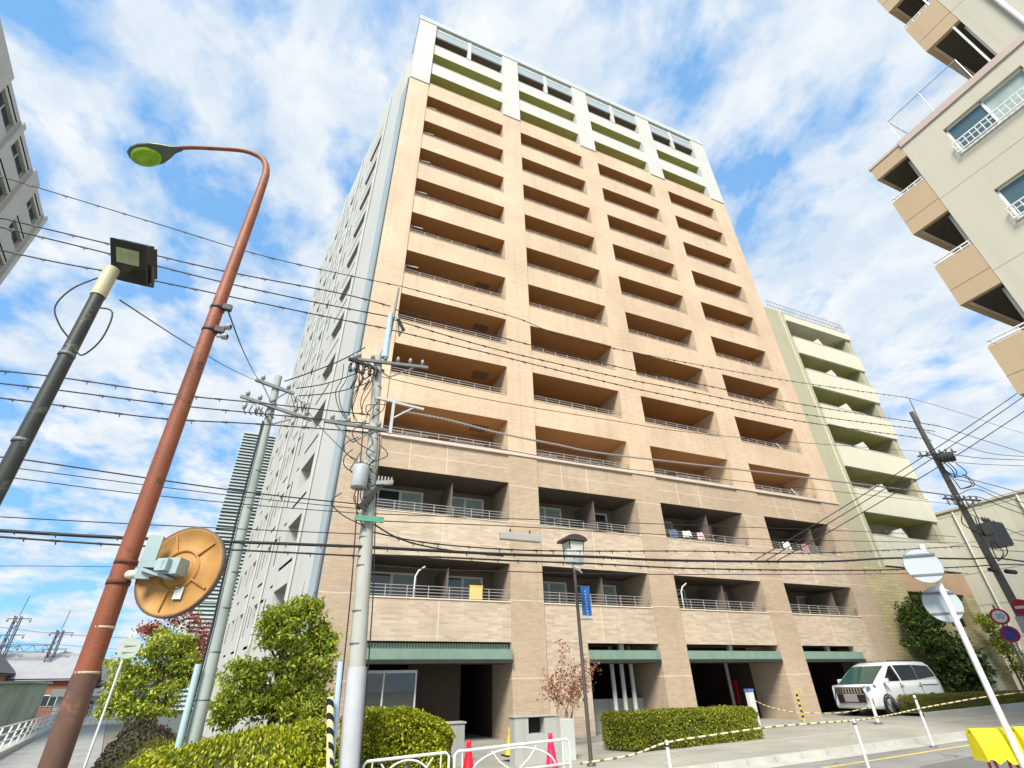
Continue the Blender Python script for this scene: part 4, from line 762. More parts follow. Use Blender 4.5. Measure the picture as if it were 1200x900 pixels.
# ------------------------------------------------ overhead lines
WIRES=[
('power_cable', 'topmost thin cable with wire spacers crossing sky to the concrete pole tip', [[-8.89, 11.5, 12.57], [-7.64, 11.5, 12.5], [-4.96, 11.5, 12.32], [-2.23, 11.5, 12.15], [1.27, 11.5, 12.33]], 0.012, 1),
('power_cable', 'second cable from the top crossing behind the floodlight to the pole cover', [[-8.33, 11.5, 11.29], [-5.67, 11.5, 11.28], [-3.28, 11.5, 11.29], [-0.28, 11.5, 11.49], [1.13, 11.5, 11.46]], 0.016, 1),
('power_cable', 'third cable down, sagging just under the floodlight to the blue pole cover', [[-8.21, 11.5, 11.02], [-5.96, 11.5, 10.99], [-3.38, 11.5, 10.92], [-1.04, 11.5, 10.96], [1.13, 11.5, 11.07]], 0.016, 1),
('power_cable', 'fourth cable down of the upper left bundle, with clips below the floodlight', [[-7.93, 11.5, 10.38], [-6.56, 11.5, 10.38], [-4.8, 11.5, 10.47], [-0.87, 11.5, 10.55], [1.1, 11.5, 10.62]], 0.016, 1),
('power_cable', 'high cable over the tan balconies from pole tip to right hand pole rod', [[1.29, 11.5, 12.34], [5.13, 11.7, 12.45], [7.48, 11.83, 12.25], [12.72, 12.11, 12.74], [19.64, 12.48, 13.59], [29.74, 13.01, 15.12]], 0.012, 1),
('power_cable', 'uppermost of three cables across the seventh tan balcony row', [[1.24, 11.5, 11.39], [4.9, 11.69, 11.44], [9.21, 11.92, 11.56], [12.47, 12.09, 11.78], [19.62, 12.47, 12.36], [29.78, 13.01, 13.53], [31.58, 13.11, 13.74]], 0.015, 1),
('power_cable', 'middle of three cables across the seventh tan balcony row', [[1.23, 11.5, 11.0], [4.5, 11.67, 10.91], [9.14, 11.92, 11.1], [12.35, 12.09, 11.33], [19.35, 12.46, 11.82], [29.25, 12.99, 13.06], [30.81, 13.07, 13.22]], 0.015, 1),
('power_cable', 'lowest of three cables across the seventh tan balcony row', [[1.18, 11.49, 10.6], [3.92, 11.64, 10.67], [9.08, 11.91, 10.77], [12.24, 12.08, 10.93], [19.14, 12.45, 11.4], [28.6, 12.95, 12.43], [29.88, 13.02, 12.48]], 0.015, 1),
('power_cable', 'pale coiled cable running from bracket arm over the lowest tan balconies', [[1.79, 11.53, 8.06], [2.97, 11.59, 8.08], [4.69, 11.68, 7.98], [6.55, 11.78, 7.97], [8.41, 11.88, 7.99], [14.87, 12.22, 8.44], [20.34, 12.51, 8.81], [27.46, 12.89, 9.29], [29.84, 13.02, 9.39]], 0.022, 2),
('power_cable', 'top line of the middle cable trio passing behind the red lamp post', [[-6.62, 11.5, 7.37], [-5.43, 11.5, 7.47], [-3.09, 11.5, 7.51], [-1.6, 11.5, 7.62], [1.15, 11.5, 7.8]], 0.014, 1),
('power_cable', 'middle line of the cable trio passing behind the red lamp post', [[-6.51, 11.5, 7.12], [-5.32, 11.5, 7.18], [-3.22, 11.5, 7.24], [-1.54, 11.5, 7.35], [1.14, 11.5, 7.55]], 0.014, 1),
('power_cable', 'bottom line of the middle cable trio passing behind the red lamp post', [[-6.38, 11.5, 6.82], [-5.19, 11.5, 6.85], [-3.32, 11.5, 6.88], [-1.47, 11.5, 7.08], [1.13, 11.5, 7.31]], 0.014, 1),
('power_cable', 'upper of the low trio of lines above the orange mirror', [[-5.87, 11.5, 5.64], [-5.12, 11.5, 5.65], [-3.12, 11.5, 5.55], [-1.1, 11.5, 5.47], [1.29, 11.5, 5.46]], 0.014, 0),
('power_cable', 'middle of the low trio of lines above the orange mirror', [[-5.8, 11.5, 5.48], [-5.05, 11.5, 5.47], [-3.26, 11.5, 5.41], [-1.07, 11.5, 5.36], [1.28, 11.5, 5.36]], 0.009, 0),
('power_cable', 'lowest of the low trio of lines above the orange mirror', [[-5.72, 11.5, 5.3], [-4.97, 11.5, 5.28], [-3.34, 11.5, 5.22], [-1.03, 11.5, 5.21], [1.28, 11.5, 5.26]], 0.009, 0),
('trunk_cable', 'thick black telephone trunk cable passing behind red post and mirror', [[-5.25, 11.4, 4.31], [-4.9, 11.4, 4.31], [-3.25, 11.4, 4.33], [-1.36, 11.4, 4.4], [1.33, 11.4, 4.5]], 0.032, 1),
('trunk_cable', 'thick black trunk cable across the lower balconies of the tan building', [[1.34, 11.5, 4.52], [3.17, 11.6, 4.58], [4.97, 11.7, 4.65], [7.57, 11.83, 4.79], [10.65, 12.0, 4.93], [17.4, 12.36, 5.41], [21.94, 12.6, 5.88], [27.98, 12.92, 6.31]], 0.036, 1),
('trunk_cable', 'second black trunk cable just below the thick one, over second floor openings', [[1.4, 11.51, 4.36], [3.18, 11.6, 4.44], [4.97, 11.69, 4.5], [7.54, 11.83, 4.61], [10.59, 11.99, 4.71], [15.11, 12.23, 4.96], [20.63, 12.53, 5.34], [27.64, 12.9, 5.96]], 0.022, 1),
('telephone_wire', 'thin wire along the third floor railing between concrete pole and right pole', [[1.33, 11.5, 5.27], [4.99, 11.7, 5.56], [10.94, 12.01, 6.03], [21.67, 12.58, 6.86], [27.44, 12.89, 7.24]], 0.011, 0),
('telephone_wire', 'thin wire just under the third floor railing line of the building', [[1.35, 11.5, 5.11], [4.98, 11.7, 5.36], [9.18, 11.92, 5.59], [14.71, 12.21, 5.94], [27.56, 12.9, 6.98]], 0.011, 0),
('power_cable', 'line from second pole rising to the concrete pole crossarm, upper one', [[-1.23, 12.51, 8.89], [-0.61, 12.27, 9.19], [0.08, 11.99, 9.58], [0.63, 11.77, 10.01]], 0.016, 0),
('power_cable', 'line from second pole rising to the concrete pole crossarm, middle one', [[-0.9, 12.38, 8.67], [-0.33, 12.15, 8.77], [0.17, 11.95, 8.96], [0.81, 11.7, 9.29]], 0.014, 0),
('power_cable', 'line from second pole to the concrete pole crossarm, lowest one', [[-0.79, 12.33, 8.43], [-0.07, 12.05, 8.51], [0.47, 11.83, 8.66], [0.98, 11.63, 8.9]], 0.014, 0),
('power_cable', 'outgoing cable from right pole rod toward the top right sky', [[29.72, 13.0, 15.11], [32.6, 13.06, 15.17], [35.55, 13.12, 15.15], [39.6, 13.2, 15.04], [45.82, 13.32, 15.05]], 0.012, 0),
('power_cable', 'uppermost outgoing line right of the leaning dark pole', [[29.75, 13.01, 13.52], [31.96, 13.05, 13.67], [35.41, 13.12, 13.54], [42.76, 13.26, 13.34]], 0.018, 0),
('power_cable', 'second outgoing line right of the leaning dark pole', [[29.74, 13.0, 13.0], [32.12, 13.05, 12.81], [35.93, 13.13, 12.71], [43.09, 13.27, 13.62]], 0.016, 0),
('power_cable', 'third outgoing line right of the leaning dark pole', [[29.99, 13.01, 11.9], [34.14, 13.09, 12.17], [42.76, 13.26, 13.34]], 0.018, 0),
('power_cable', 'fourth outgoing line right of the leaning dark pole, nearly level', [[29.93, 13.01, 11.36], [33.76, 13.08, 11.75], [42.2, 13.25, 12.85]], 0.014, 0),
('telephone_wire', 'upper of the parallel lines fanning out beside the right transformer', [[29.62, 13.0, 10.71], [31.54, 13.04, 10.61], [35.05, 13.11, 10.5], [39.3, 13.19, 10.33]], 0.018, 0),
('telephone_wire', 'second of the parallel lines fanning out beside the right transformer', [[30.22, 13.01, 10.38], [31.57, 13.04, 10.38], [34.5, 13.1, 9.95], [38.58, 13.18, 9.7]], 0.018, 0),
('telephone_wire', 'third of the parallel lines fanning out beside the right transformer', [[29.62, 13.0, 9.49], [31.84, 13.05, 10.09], [34.18, 13.09, 9.63], [38.07, 13.17, 9.26]], 0.018, 0),
('telephone_wire', 'lowest of the parallel lines fanning out beside the right transformer', [[29.65, 13.0, 9.28], [31.43, 13.04, 9.63], [33.82, 13.08, 9.27], [37.64, 13.16, 8.89]], 0.02, 0),
('trunk_cable', 'thick cable leaving the right pole above the round road signs', [[28.1, 12.97, 6.33], [29.96, 13.01, 6.5], [32.55, 13.06, 6.52], [35.71, 13.12, 6.48]], 0.034, 1),
('trunk_cable', 'lower cable leaving the right pole above the round road signs', [[27.78, 12.97, 5.98], [30.02, 13.01, 6.2], [32.37, 13.06, 6.35], [35.5, 13.12, 6.31]], 0.026, 0),
('telephone_wire', 'faint distant line low in the blue sky left of red post', [[-25.7, 60.0, 11.92], [-17.04, 60.0, 12.36], [-7.74, 60.0, 12.67]], 0.03, 0),
('railway_wire', 'upper distant railway line between the lattice masts and the maple', [[-31.58, 80.0, 9.04], [-25.03, 80.0, 8.27], [-16.4, 80.0, 7.84], [-8.01, 80.0, 7.74]], 0.035, 0),
('railway_wire', 'lower distant railway line between the lattice masts and the maple', [[-30.85, 80.0, 7.33], [-24.58, 80.0, 7.12], [-15.98, 80.0, 6.55], [-7.64, 80.0, 6.4]], 0.03, 0),
('telephone_wire', 'sagging black wire just above the thick trunk cable, left half of the lower facade', [[1.33, 11.5, 4.88], [2.74, 11.58, 4.74], [4.97, 11.7, 4.77], [7.59, 11.83, 4.95], [11.42, 12.04, 5.27], [17.23, 12.35, 5.69], [27.79, 12.91, 6.85]], 0.016, 1),
('telephone_wire', 'sagging wire dipping below both trunk cables near the lantern lamp', [[1.47, 11.51, 4.15], [3.19, 11.6, 4.16], [4.96, 11.69, 4.24], [7.23, 11.82, 4.34], [10.54, 11.99, 4.53], [16.37, 12.3, 4.91], [26.99, 12.87, 5.63]], 0.012, 0),
('telephone_wire', 'black wire bundle from concrete pole at transformer height to the second floor trunk cable', [[1.38, 11.5, 5.08], [2.12, 11.54, 4.76], [3.17, 11.6, 4.62], [4.73, 11.68, 4.59]], 0.018, 1),
('telephone_wire', 'upper thin wire crossing left of the concrete pole at transformer height', [[-5.4, 11.5, 4.56], [-3.54, 11.5, 4.61], [-1.23, 11.5, 4.69], [1.38, 11.5, 4.8]], 0.01, 0),
('telephone_wire', 'second trunk line close under the thick one, left of concrete pole', [[-5.21, 11.4, 4.21], [-3.25, 11.4, 4.2], [-1.12, 11.4, 4.25], [1.39, 11.4, 4.3]], 0.018, 1),
('power_cable', 'thin high line across the eighth tan balcony row from the concrete pole', [[1.0, 11.48, 8.98], [3.96, 11.64, 8.99], [8.16, 11.86, 9.22], [14.01, 12.18, 9.7], [29.26, 12.99, 11.73]], 0.01, 0),
('power_cable', 'thin line over the lowest tan balcony row ending at the right pole crossarm', [[1.2, 11.49, 7.36], [3.99, 11.64, 7.48], [7.93, 11.85, 7.54], [13.39, 12.14, 7.89], [29.61, 13.01, 8.98]], 0.01, 0),
('telephone_wire', 'loose thin wire slanting across the left grey wall between the two poles', [[-0.71, 12.31, 8.28], [-0.11, 12.06, 7.52], [0.71, 11.74, 6.69], [1.18, 11.55, 6.31]], 0.01, 0),
('telephone_wire', 'steep outgoing line low beside the right transformer', [[29.43, 13.0, 8.62], [31.33, 13.04, 8.31], [36.08, 13.13, 7.53]], 0.016, 0),
('telephone_wire', 'outgoing line under the right transformer, nearly level', [[29.17, 12.99, 7.69], [31.35, 13.04, 7.56], [36.19, 13.13, 7.63]], 0.016, 0),
('telephone_wire', 'lowest outgoing line just above the thick right hand cable', [[28.49, 12.98, 6.92], [31.11, 13.03, 6.93], [35.65, 13.12, 7.15]], 0.014, 0),
('power_cable', 'upper of three black lines running from trunk cable up past the right hand flats', [[13.8, 12.16, 5.19], [15.94, 11.38, 6.26], [18.08, 10.61, 7.36], [20.22, 9.83, 8.49], [22.36, 9.05, 9.65], [24.5, 8.28, 10.83], [26.64, 7.5, 12.04]], 0.016, 0),
('power_cable', 'middle of three black lines running from trunk cable up past the right hand flats', [[14.3, 12.16, 5.21], [16.33, 11.38, 6.23], [18.37, 10.61, 7.27], [20.4, 9.83, 8.34], [22.43, 9.05, 9.44], [24.47, 8.28, 10.57], [26.5, 7.5, 11.72]], 0.016, 0),
('power_cable', 'lowest of three black lines running from trunk cable up past the right hand flats', [[14.8, 12.16, 5.23], [16.67, 11.38, 6.12], [18.54, 10.61, 7.05], [20.41, 9.83, 8.0], [22.27, 9.05, 8.97], [24.14, 8.28, 9.98], [26.01, 7.5, 11.01]], 0.016, 0),
('service_wire', 'thin wire from the floodlight pole down to the second utility pole', [[-1.79, 4.12, 4.63], [-1.78, 5.52, 5.27], [-1.78, 6.91, 5.93], [-1.77, 8.31, 6.6], [-1.76, 9.71, 7.3], [-1.76, 11.1, 8.01], [-1.75, 12.5, 8.75]], 0.006, 0),
('service_wire', 'thin wire from the red lamp post bracket to the second utility pole', [[-0.76, 3.12, 4.03], [-0.93, 4.68, 4.77], [-1.09, 6.25, 5.53], [-1.25, 7.81, 6.3], [-1.42, 9.37, 7.1], [-1.59, 10.94, 7.91], [-1.75, 12.5, 8.75]], 0.006, 0)]

for (nm, lab, pts, r_, tick) in WIRES:
    b = MB(); pv = [Vector(p) for p in pts]
    # smooth the span with a Catmull-Rom curve
    q = []
    for i in range(len(pv)-1):
        p0 = pv[max(0,i-1)]; p1 = pv[i]; p2 = pv[i+1]; p3 = pv[min(len(pv)-1,i+2)]
        for s in range(6):
            u = s/6; q.append(.5*((2*p1)+(p2-p0)*u+(2*p0-5*p1+4*p2-p3)*u*u+(3*p1-p0-3*p2+p3)*u**3))
    q.append(pv[-1]); b.tube(q, r_, 6, 0)
    if tick:
        acc = 0
        for a, c in zip(q, q[1:]):
            L = (c-a).length; d = (c-a).normalized(); s = -acc
            step = .62 if tick == 1 else .11
            while s+step < L:
                s += step; p = a+d*s
                if tick == 1: k_ = random.uniform(.6,1.2); p = p+d*random.uniform(-.2,.2); b.bar(p+d*.02, p-Vector((0,0,.07*k_))+d*.035, .016, .016, 0); b.bar(p-d*.07*k_, p+d*.07*k_, r_*1.2+.014, r_*1.2+.014, 0)
                else: b.bar(p+Vector((0,0,.045)), p-Vector((0,0,.045))+d*.04, .016, .016, 0)
            acc = L-s
    off = Vector(pts[0]); o = b.build(nm, mat('coil_cable', (.30,.28,.27), .6) if tick == 2 else (mat('faint_cable', (.20,.24,.30), .7) if nm == 'railway_wire' or 'faint' in lab else cable))
    tag(o, lab, 'cable', 'overhead lines')
# splice boxes hung on the trunk cable
t = thing('cable_box', 'white splice box hanging on the trunk cable over the yellow board balcony', 'cable box', (5.2,11.7,5.05)); b = MB(); b.box(4.62,5.75,11.55,11.7,4.98,5.17); b.build('case', porc, t, .02)
b = MB(); b.bar((4.9,11.62,5.17),(4.9,11.62,5.27),.03); b.bar((5.45,11.62,5.17),(5.45,11.62,5.27),.03); b.build('hanger', darkm, t)
t = thing('cable_box', 'grey box with dangling camera hung on wires left of the lantern lamp', 'cable box', (6.95,12.1,4.75)); b = MB(); b.box(6.72,7.22,11.95,12.15,4.6,4.98); b.build('case', mat('box_grey', (.52,.54,.53), .5, 0, .1, 5), t, .02)
b = MB(); b.obox((6.95,11.95,4.5), (1,0,-.5), (0,1,0), (.5,0,1), .11, .05, .035, 0); b.bar((7.05,12,4.45),(7.2,12.1,4.4),.03); b.build('camera', whitep, t)
# ------------------------------------------------ lantern lamp post with banner
t = thing('lantern_post', 'slim dark post with a boxy roofed lantern beside the hedge', 'street lamp', (7.39,12.8,gz(7.4)))
b = MB(); b.tube([(7.39,12.8,.15),(7.37,12.8,4.85)], [.05,.042], 12, 0); b.lathe((7.39,12.8,.15), (0,0,1), [(0,.11),(.1,.1),(.14,.06)], 14, 0); b.lathe((7.37,12.8,4.7), (0,0,1), [(0,.05),(.1,.09),(.16,.09),(.2,.12)], 14, 0); b.build('post', mat('bronze_post', (.10,.085,.075), .5, .3, .2, 4), t)
b = MB(); b.mesh([(7.2,12.63,4.95),(7.58,12.63,4.95),(7.58,12.97,4.95),(7.2,12.97,4.95),(7.15,12.58,5.38),(7.63,12.58,5.38),(7.63,13.02,5.38),(7.15,13.02,5.38)], [(3,2,1,0),(4,5,6,7),(0,1,5,4),(1,2,6,5),(2,3,7,6),(3,0,4,7)], 0); b.build('lamp_shade', mat('lantern_panel', (.56,.60,.52), .35, 0, .08, 3), t)
b = MB()
for (x, y) in ((7.18,12.61),(7.60,12.61),(7.60,12.99),(7.18,12.99)): b.bar((x+(7.39-x)*.05,y,4.94), (x-(7.39-x)*.1,y-(12.8-y)*.1,5.4), .025, .025, 0)
b.box(7.17,7.61,12.6,13.0,4.92,4.95,0); b.build('lantern_frame', darkm, t)
b = MB(); n = 9
for k in range(n):
    a0, a1 = math.pi*k/n, math.pi*(k+1)/n; p = lambda a, y: (7.36-.36*math.cos(a), y, 5.40+.17*math.sin(a))
    b.face([p(a0,12.5),p(a1,12.5),p(a1,13.1),p(a0,13.1)]); b.face([p(a0,12.5),p(a1,12.5),(7.36,12.5,5.40)]); b.face([p(a0,13.1),p(a1,13.1),(7.36,13.1,5.40)])
b.face([(7.0,12.5,5.40),(7.72,12.5,5.40),(7.72,13.1,5.40),(7.0,13.1,5.40)]); b.build('lantern_roof', mat('lantern_roof', (.05,.04,.04), .5), t)
t = thing('banner', 'narrow blue vertical banner with white lettering hung on the lantern post', 'banner', (7.65,12.78,3.7))
b = MB(); b.box(7.50,7.79,12.775,12.785,3.36,4.18); b.build('cloth', mat('banner_blue', (.02,.16,.55), .7, 0, .1, 3), t)
b = MB(); g = random.Random(3)
for k in range(9):
    z = 4.08-k*.073; x = 7.645
    for q in range(3): b.obox((x+g.uniform(-.02,.02),12.772,z-.017*q), (1,0,0), (0,1,0), (0,0,1), g.uniform(.018,.032), .001, .005, 0)
    b.obox((x+g.uniform(-.02,.02),12.772,z-.02), (1,0,0), (0,1,0), (0,0,1), .005, .001, .026, 0)
b.box(7.50,7.79,12.771,12.774,3.37,3.44); b.build('lettering', whitep, t)
b = MB(); b.bar((7.38,12.79,4.2),(7.82,12.79,4.2),.018); b.bar((7.38,12.79,3.34),(7.82,12.79,3.34),.018); b.build('banner_rod', galv, t)

# ------------------------------------------------ white pipe fences in front of the entrance
def pipe_fence(xa, xb, lab):
    z0 = gz(xa); za, zb = .68+(xa-1.83)*.034, .68+(xb-1.83)*.034; y = 11.62
    t = thing('pipe_fence', lab, 'fence', ((xa+xb)/2, y, z0), 'white pipe fences at the kerb')
    b = MB(); b.tube([(xa,y,z0),(xa,y,za-.06),(xa+.06,y,za),(xb-.06,y,zb),(xb,y,zb-.06),(xb,y,gz(xb))], .026, 10, 0); b.tube([(xa,y,za-.42),(xb,y,zb-.42)], .02, 8, 0); b.build('frame', whitep, t)
    b = MB(); xm = (xa+xb)/2; hw = (xb-xa)/2-.35; zm = (za+zb)/2
    b.tube([(xm+hw*math.cos(a), y, zm-.42+.37*math.sin(a)+.02*hw*math.cos(a)) for a in np.linspace(0, math.pi, 15)], .018, 8, 0)
    b.tube([(xm-.5,y,zm-.06-.02),(xm-.35,y,zm-.25),(xm-.1,y,zm-.4)], .016, 8, 0); b.tube([(xm+.5,y,zm-.04),(xm+.35,y,zm-.22),(xm+.1,y,zm-.4)], .016, 8, 0)
    for x in (xa+.16, xb-.16): b.tube([(x,y,za-.42),(x,y,(za if x < xm else zb))], .014, 8, 0)
    b.build('arch', whitep, t)
    return t
t = pipe_fence(1.86, 3.50, 'white pipe fence with arch in front of the left hedge, beside the concrete pole')
b = MB(); b.lathe((2.68,11.6,.50), (0,-1,0), [(0,.001),(0,.10),(.03,.1),(.05,.001)], 16, 0); b.build('emblem', darkm, t)
pipe_fence(3.62, 6.20, 'wide white pipe fence with arch in front of the entrance cones')
# ------------------------------------------------ cones
def cone(name, x, y, z, h, m, lab, bm):
    t = thing(name, lab, 'traffic cone', (x,y,z))
    b = MB(); b.lathe((x,y,z+.03), (0,0,1), [(0,.16),(.03,.15),(.06,.135),(h*.55,.085),(h-.12,.05),(h-.1,.055),(h-.03,.05),(h-.03,.001)], 20, 0); b.build('cone_body', m, t)
    b = MB(); b.box(x-.2,x+.2,y-.2,y+.2,z,z+.035); b.build('base', bm, t, .015)
redc = mat('cone_red', (.75,.012,.03), .45, 0, .08, 4); yel = mat('cone_yellow', (.80,.55,.01), .45, 0, .08, 4)
cone('traffic_cone', 4.34, 12.9, gz(4.3), .70, redc, 'red traffic cone next to the grey gate post by the dark entrance', redc)
cone('traffic_cone', 6.39, 12.9, gz(6.4), .70, mat('cone_pink', (.80,.02,.09), .45, 0, .08, 4), 'pinkish red traffic cone before the grey wall with a dark slot', redc)
cone('traffic_cone', 6.22, 15.0, gz(6.2)+.1, .62, yel, 'yellow traffic cone at the foot of the brown brick pillar', black)
# ------------------------------------------------ stone posts at the entrance
t = thing('gate_post', 'pale grey stone gate post at the right end of the left hedge', 'gate post', (4.76,15.3,.1)); b = MB(); b.box(4.5,5.0,15.2,15.6,.05,1.0); b.build('stone_block', concrete, t, .03)
b = MB(); b.box(4.47,5.03,15.17,15.63,1.0,1.05); b.build('cap', concrete, t, .015)
t = thing('mailbox_wall', 'low grey stone wall with a dark square slot right of the entrance', 'low wall', (6.8,14,.15))
b = MB(); b.box(5.93,6.32,14,14.35,.12,1.14); b.box(6.78,7.24,14,14.35,.12,1.12); b.box(6.32,6.78,14.003,14.35,.12,.78); b.box(6.32,6.78,14.3,14.35,.78,1.12); b.build('stone_block', concrete, t)
b = MB(); b.box(7.245,7.66,13.99,14.4,.12,1.06); b.build('end_block', mat('pale_block', (.50,.54,.51), .8, 0, .1, 1.5, stain=.2), t, .015)
b = MB(); b.box(6.325,6.775,14.28,14.297,.79,1.11); b.build('slot_back', dark_in, t)
b = MB(); b.box(5.9,7.25,13.97,14.38,1.142,1.17); b.build('cap', concrete, t)
# ------------------------------------------------ chain posts and chains
def post(x, y, h, lab, nm='chain_post'):
    z = gz(x) if y > 11.3 else gz(x)-.12
    t = thing(nm, lab, 'post', (x,y,z), 'white chain posts along the street'); b = MB(); b.tube([(x,y,z),(x,y,h-.02)], .032, 12, 0); b.lathe((x,y,h-.02), (0,0,1), [(0,.032),(.02,.03),(.035,.001)], 12, 0); b.build('post', whitep, t)
    b = MB(); b.tube([(x,y,z),(x,y,z+.03)], .09, 14, 0); b.build('base', galv, t)
    b = MB(); b.lathe((x,y,h-.09), (0,0,1), [(0,.03),(0,.038),(.03,.038),(.03,.03)], 12, 0); b.build('collar', darkm, t)
post(6.95,9.2,.91,'white chain post in front of the clipped hedge'); post(12.09,9.2,1.05,'white chain post standing on the street before the garage, at lower middle right'); post(16.52,10.5,1.40,'white chain post close to the tall pole carrying two white discs')
def chain(pts, lab, r=.017):
    b = MB(); g = 0
    pv = [Vector(p) for p in pts]; q = []
    for i in range(len(pv)-1):
        p0 = pv[max(0,i-1)]; p1 = pv[i]; p2 = pv[i+1]; p3 = pv[min(len(pv)-1,i+2)]
        for s in range(14):
            u = s/14; q.append(.5*((2*p1)+(p2-p0)*u+(2*p0-5*p1+4*p2-p3)*u*u+(3*p1-p0-3*p2+p3)*u**3))
    q.append(pv[-1])
    for i, (a, c) in enumerate(zip(q, q[1:])): b.tube([a, a.lerp(c,.92)], r, 6, 0 if i % 3 else 1)
    tag(b.build('safety_rope', [mat('rope_cream', (.70,.62,.38), .7), mat('rope_dark', (.16,.13,.07), .7)]), lab, 'rope')
chain([(5.1,9.2,.68),(6.15,9.2,.74),(6.95,9.2,.88),(8.16,9.2,.95),(9.53,9.2,1.01),(11.03,9.2,1.03),(12.09,9.2,1.03),(13.8,9.8,1.02),(15.15,10.2,1.04),(16.50,10.46,1.10),(18,10.5,1.19),(20,10.5,1.30),(24,10.6,1.42)], 'long cream and black rope strung between the white chain posts along the street')
chain([(17.40,17.3,1.25),(18.1,17.2,.98),(19,16.8,.78),(20.2,15.8,.75),(21.2,15.0,.95)], 'short sagging rope across the garage entrance left of the white minivan', .015)
t = thing('bollard', 'white bollard with blue top at the garage entrance, behind the hedge', 'bollard', (17.4,17.3,gz(17.4))); b = MB(); b.box(17.26,17.5,17.2,17.42,gz(17.4),1.48); b.build('body', whitep, t, .02); b = MB(); b.box(17.25,17.51,17.19,17.43,1.48,1.58); b.build('cap', mat('bollard_blue', (.10,.18,.45), .5), t)
t = thing('bollard', 'slender white bollard with blue label in front of the white minivan', 'bollard', (20.3,14.5,gz(20.3))); b = MB(); b.tube([(20.28,14.5,.44),(20.3,14.5,1.62)], .055, 12, 0); b.build('body', whitep, t); b = MB(); b.tube([(20.28,14.5,.44),(20.28,14.5,.5)], .13, 14, 0); b.build('base', galv, t)
b = MB(); b.obox((20.3,14.44,1.52), (1,0,0), (0,1,0), (0,0,1), .09, .012, .07, 0); b.build('label_plate', MATS['bollard_blue'], t)
t = thing('hazard_pole', 'short yellow and black striped pole against the brown pillar', 'pole', (19.9,17.3,gz(19.9))); b = MB(); b.tube([(19.9,17.3,.43),(19.9,17.3,1.45)], .04, 10, 0); h_ = b.build('pole', yel, t); b = MB()
for k in range(5): b.tube([(19.9,17.3,.55+.18*k),(19.9,17.3,.64+.18*k)], .042, 10, 0)
b.build('stripe', black, h_)

# ------------------------------------------------ road signs
def disc(b, c, n, r, m=0, th=.004):
    b.lathe(c, n, [(-th,.001),(-th,r),(th,r),(th,.001)], 32, m, False)
bn = Vector((.45,-.86,0)).normalized()      # plates turned away from the viewer: their backs show
t = thing('road_sign', 'white pole with two round road signs seen from behind, right foreground', 'road sign', (8.75,4.62,gz(9)))
b = MB(); b.tube([(8.88,4.62,0),(8.66,4.55,3.52)], .038, 14, 0); b.build('pole', whitep, t)
alum = mat('sign_back', (.45,.48,.50), .4, .25, .06, 4, stain=.15)
for c, sgn in (((8.54,4.58,3.21),0),((8.86,4.72,2.72),1)):
    nv = Vector((-.62,-.78,.06)).normalized(); b = MB(); disc(b, Vector(c), nv, .24); b.lathe(c, nv, [(-.012,.236),(-.012,.244),(.004,.244)], 32, 0); pl = b.build('sign_plate', alum, t)
    s_ = nv.cross(Vector((0,0,1))).normalized(); b = MB()
    for dz in (-.13,.15): b = MB(); b.obox(Vector(c)+nv*.012+Vector((0,0,dz)), s_, nv, (0,0,1), .2, .01, .014, 0); b.build('stiffener', galv, pl)
def text(s, c, n, h, m, parent, name='lettering'):
    cu = bpy.data.curves.new(name, 'FONT'); cu.body = s; cu.size = h; cu.align_x = 'CENTER'; cu.align_y = 'CENTER'; cu.extrude = .002
    o = bpy.data.objects.new(name, cu); COL.objects.link(o); me = bpy.data.meshes.new_from_object(o); bpy.data.objects.remove(o)
    n = Vector(n).normalized(); x = Vector((0,0,1)).cross(n).normalized(); y = n.cross(x); M_ = Matrix((x,y,n)).transposed().to_4x4(); M_.translation = Vector(c)-Vector(parent['_base'])
    me.transform(M_); me.materials.append(m); o = bpy.data.objects.new(name, me); COL.objects.link(o); o.parent = parent; o['_base'] = parent['_base']; return o
t = thing('road_sign', 'round speed limit 30 and no parking signs on one pole at the right edge', 'road sign', (26.2,12.15,gz(26)))
sn = Vector((-.86,-.5,0)).normalized(); sx = Vector((0,0,1)).cross(sn).normalized()
b = MB(); b.tube([(26.2,12.2,.4),(26.2,12.2,4.25)], .04, 12, 0); b.build('pole', galv, t)
signred = mat('sign_red', (.36,.01,.035), .4); signblue = mat('sign_blue', (.015,.045,.33), .4); signwhite = mat('sign_white', (.62,.62,.62), .4)
c = Vector((25.85,12.0,3.8)); b = MB(); disc(b, c, sn, .29, 0); disc(b, c+sn*.006, sn, .215, 1); b.bar(c-sn*.01, (26.2,12.2,3.8), .04, .04, 0); p1 = b.build('sign_plate', [signred, signwhite], t); text('30', c+sn*.014, sn, .26, mat('numeral_blue', (.02,.22,.45), .5), p1)
c = Vector((26.14,12.08,3.2)); b = MB(); disc(b, c, sn, .29, 0); disc(b, c+sn*.006, sn, .22, 1); d_ = (sx-Vector((0,0,1))).normalized(); b.obox(c+sn*.012, d_, sn, d_.cross(sn), .22, .002, .03, 0); b.build('sign_plate', [signred, signblue], t)
t = thing('road_sign', 'partly cut off red sign over a plain grey board at the right edge', 'road sign', (26.9,11.6,gz(26)))
b = MB(); b.tube([(26.95,11.75,.4),(26.95,11.75,4.5)], .04, 12, 0); b.build('pole', galv, t)
b = MB(); c = Vector((26.6,11.5,4.1)); disc(b, c, sn, .29, 0); b.obox(c+sn*.008, sx, sn, (0,0,1), .19, .002, .05, 1); b.build('sign_plate', [signred, signwhite], t)
b = MB(); b.obox((26.75,11.62,3.5), sx, sn, (0,0,1), .3, .008, .3, 0); b.bar((26.6,11.5,4.1),(26.95,11.75,4.1),.03); b.bar((26.75,11.64,3.5),(26.95,11.75,3.5),.03); b.build('info_board', mat('board_grey', (.48,.52,.54), .6, 0, .1, 5), t)
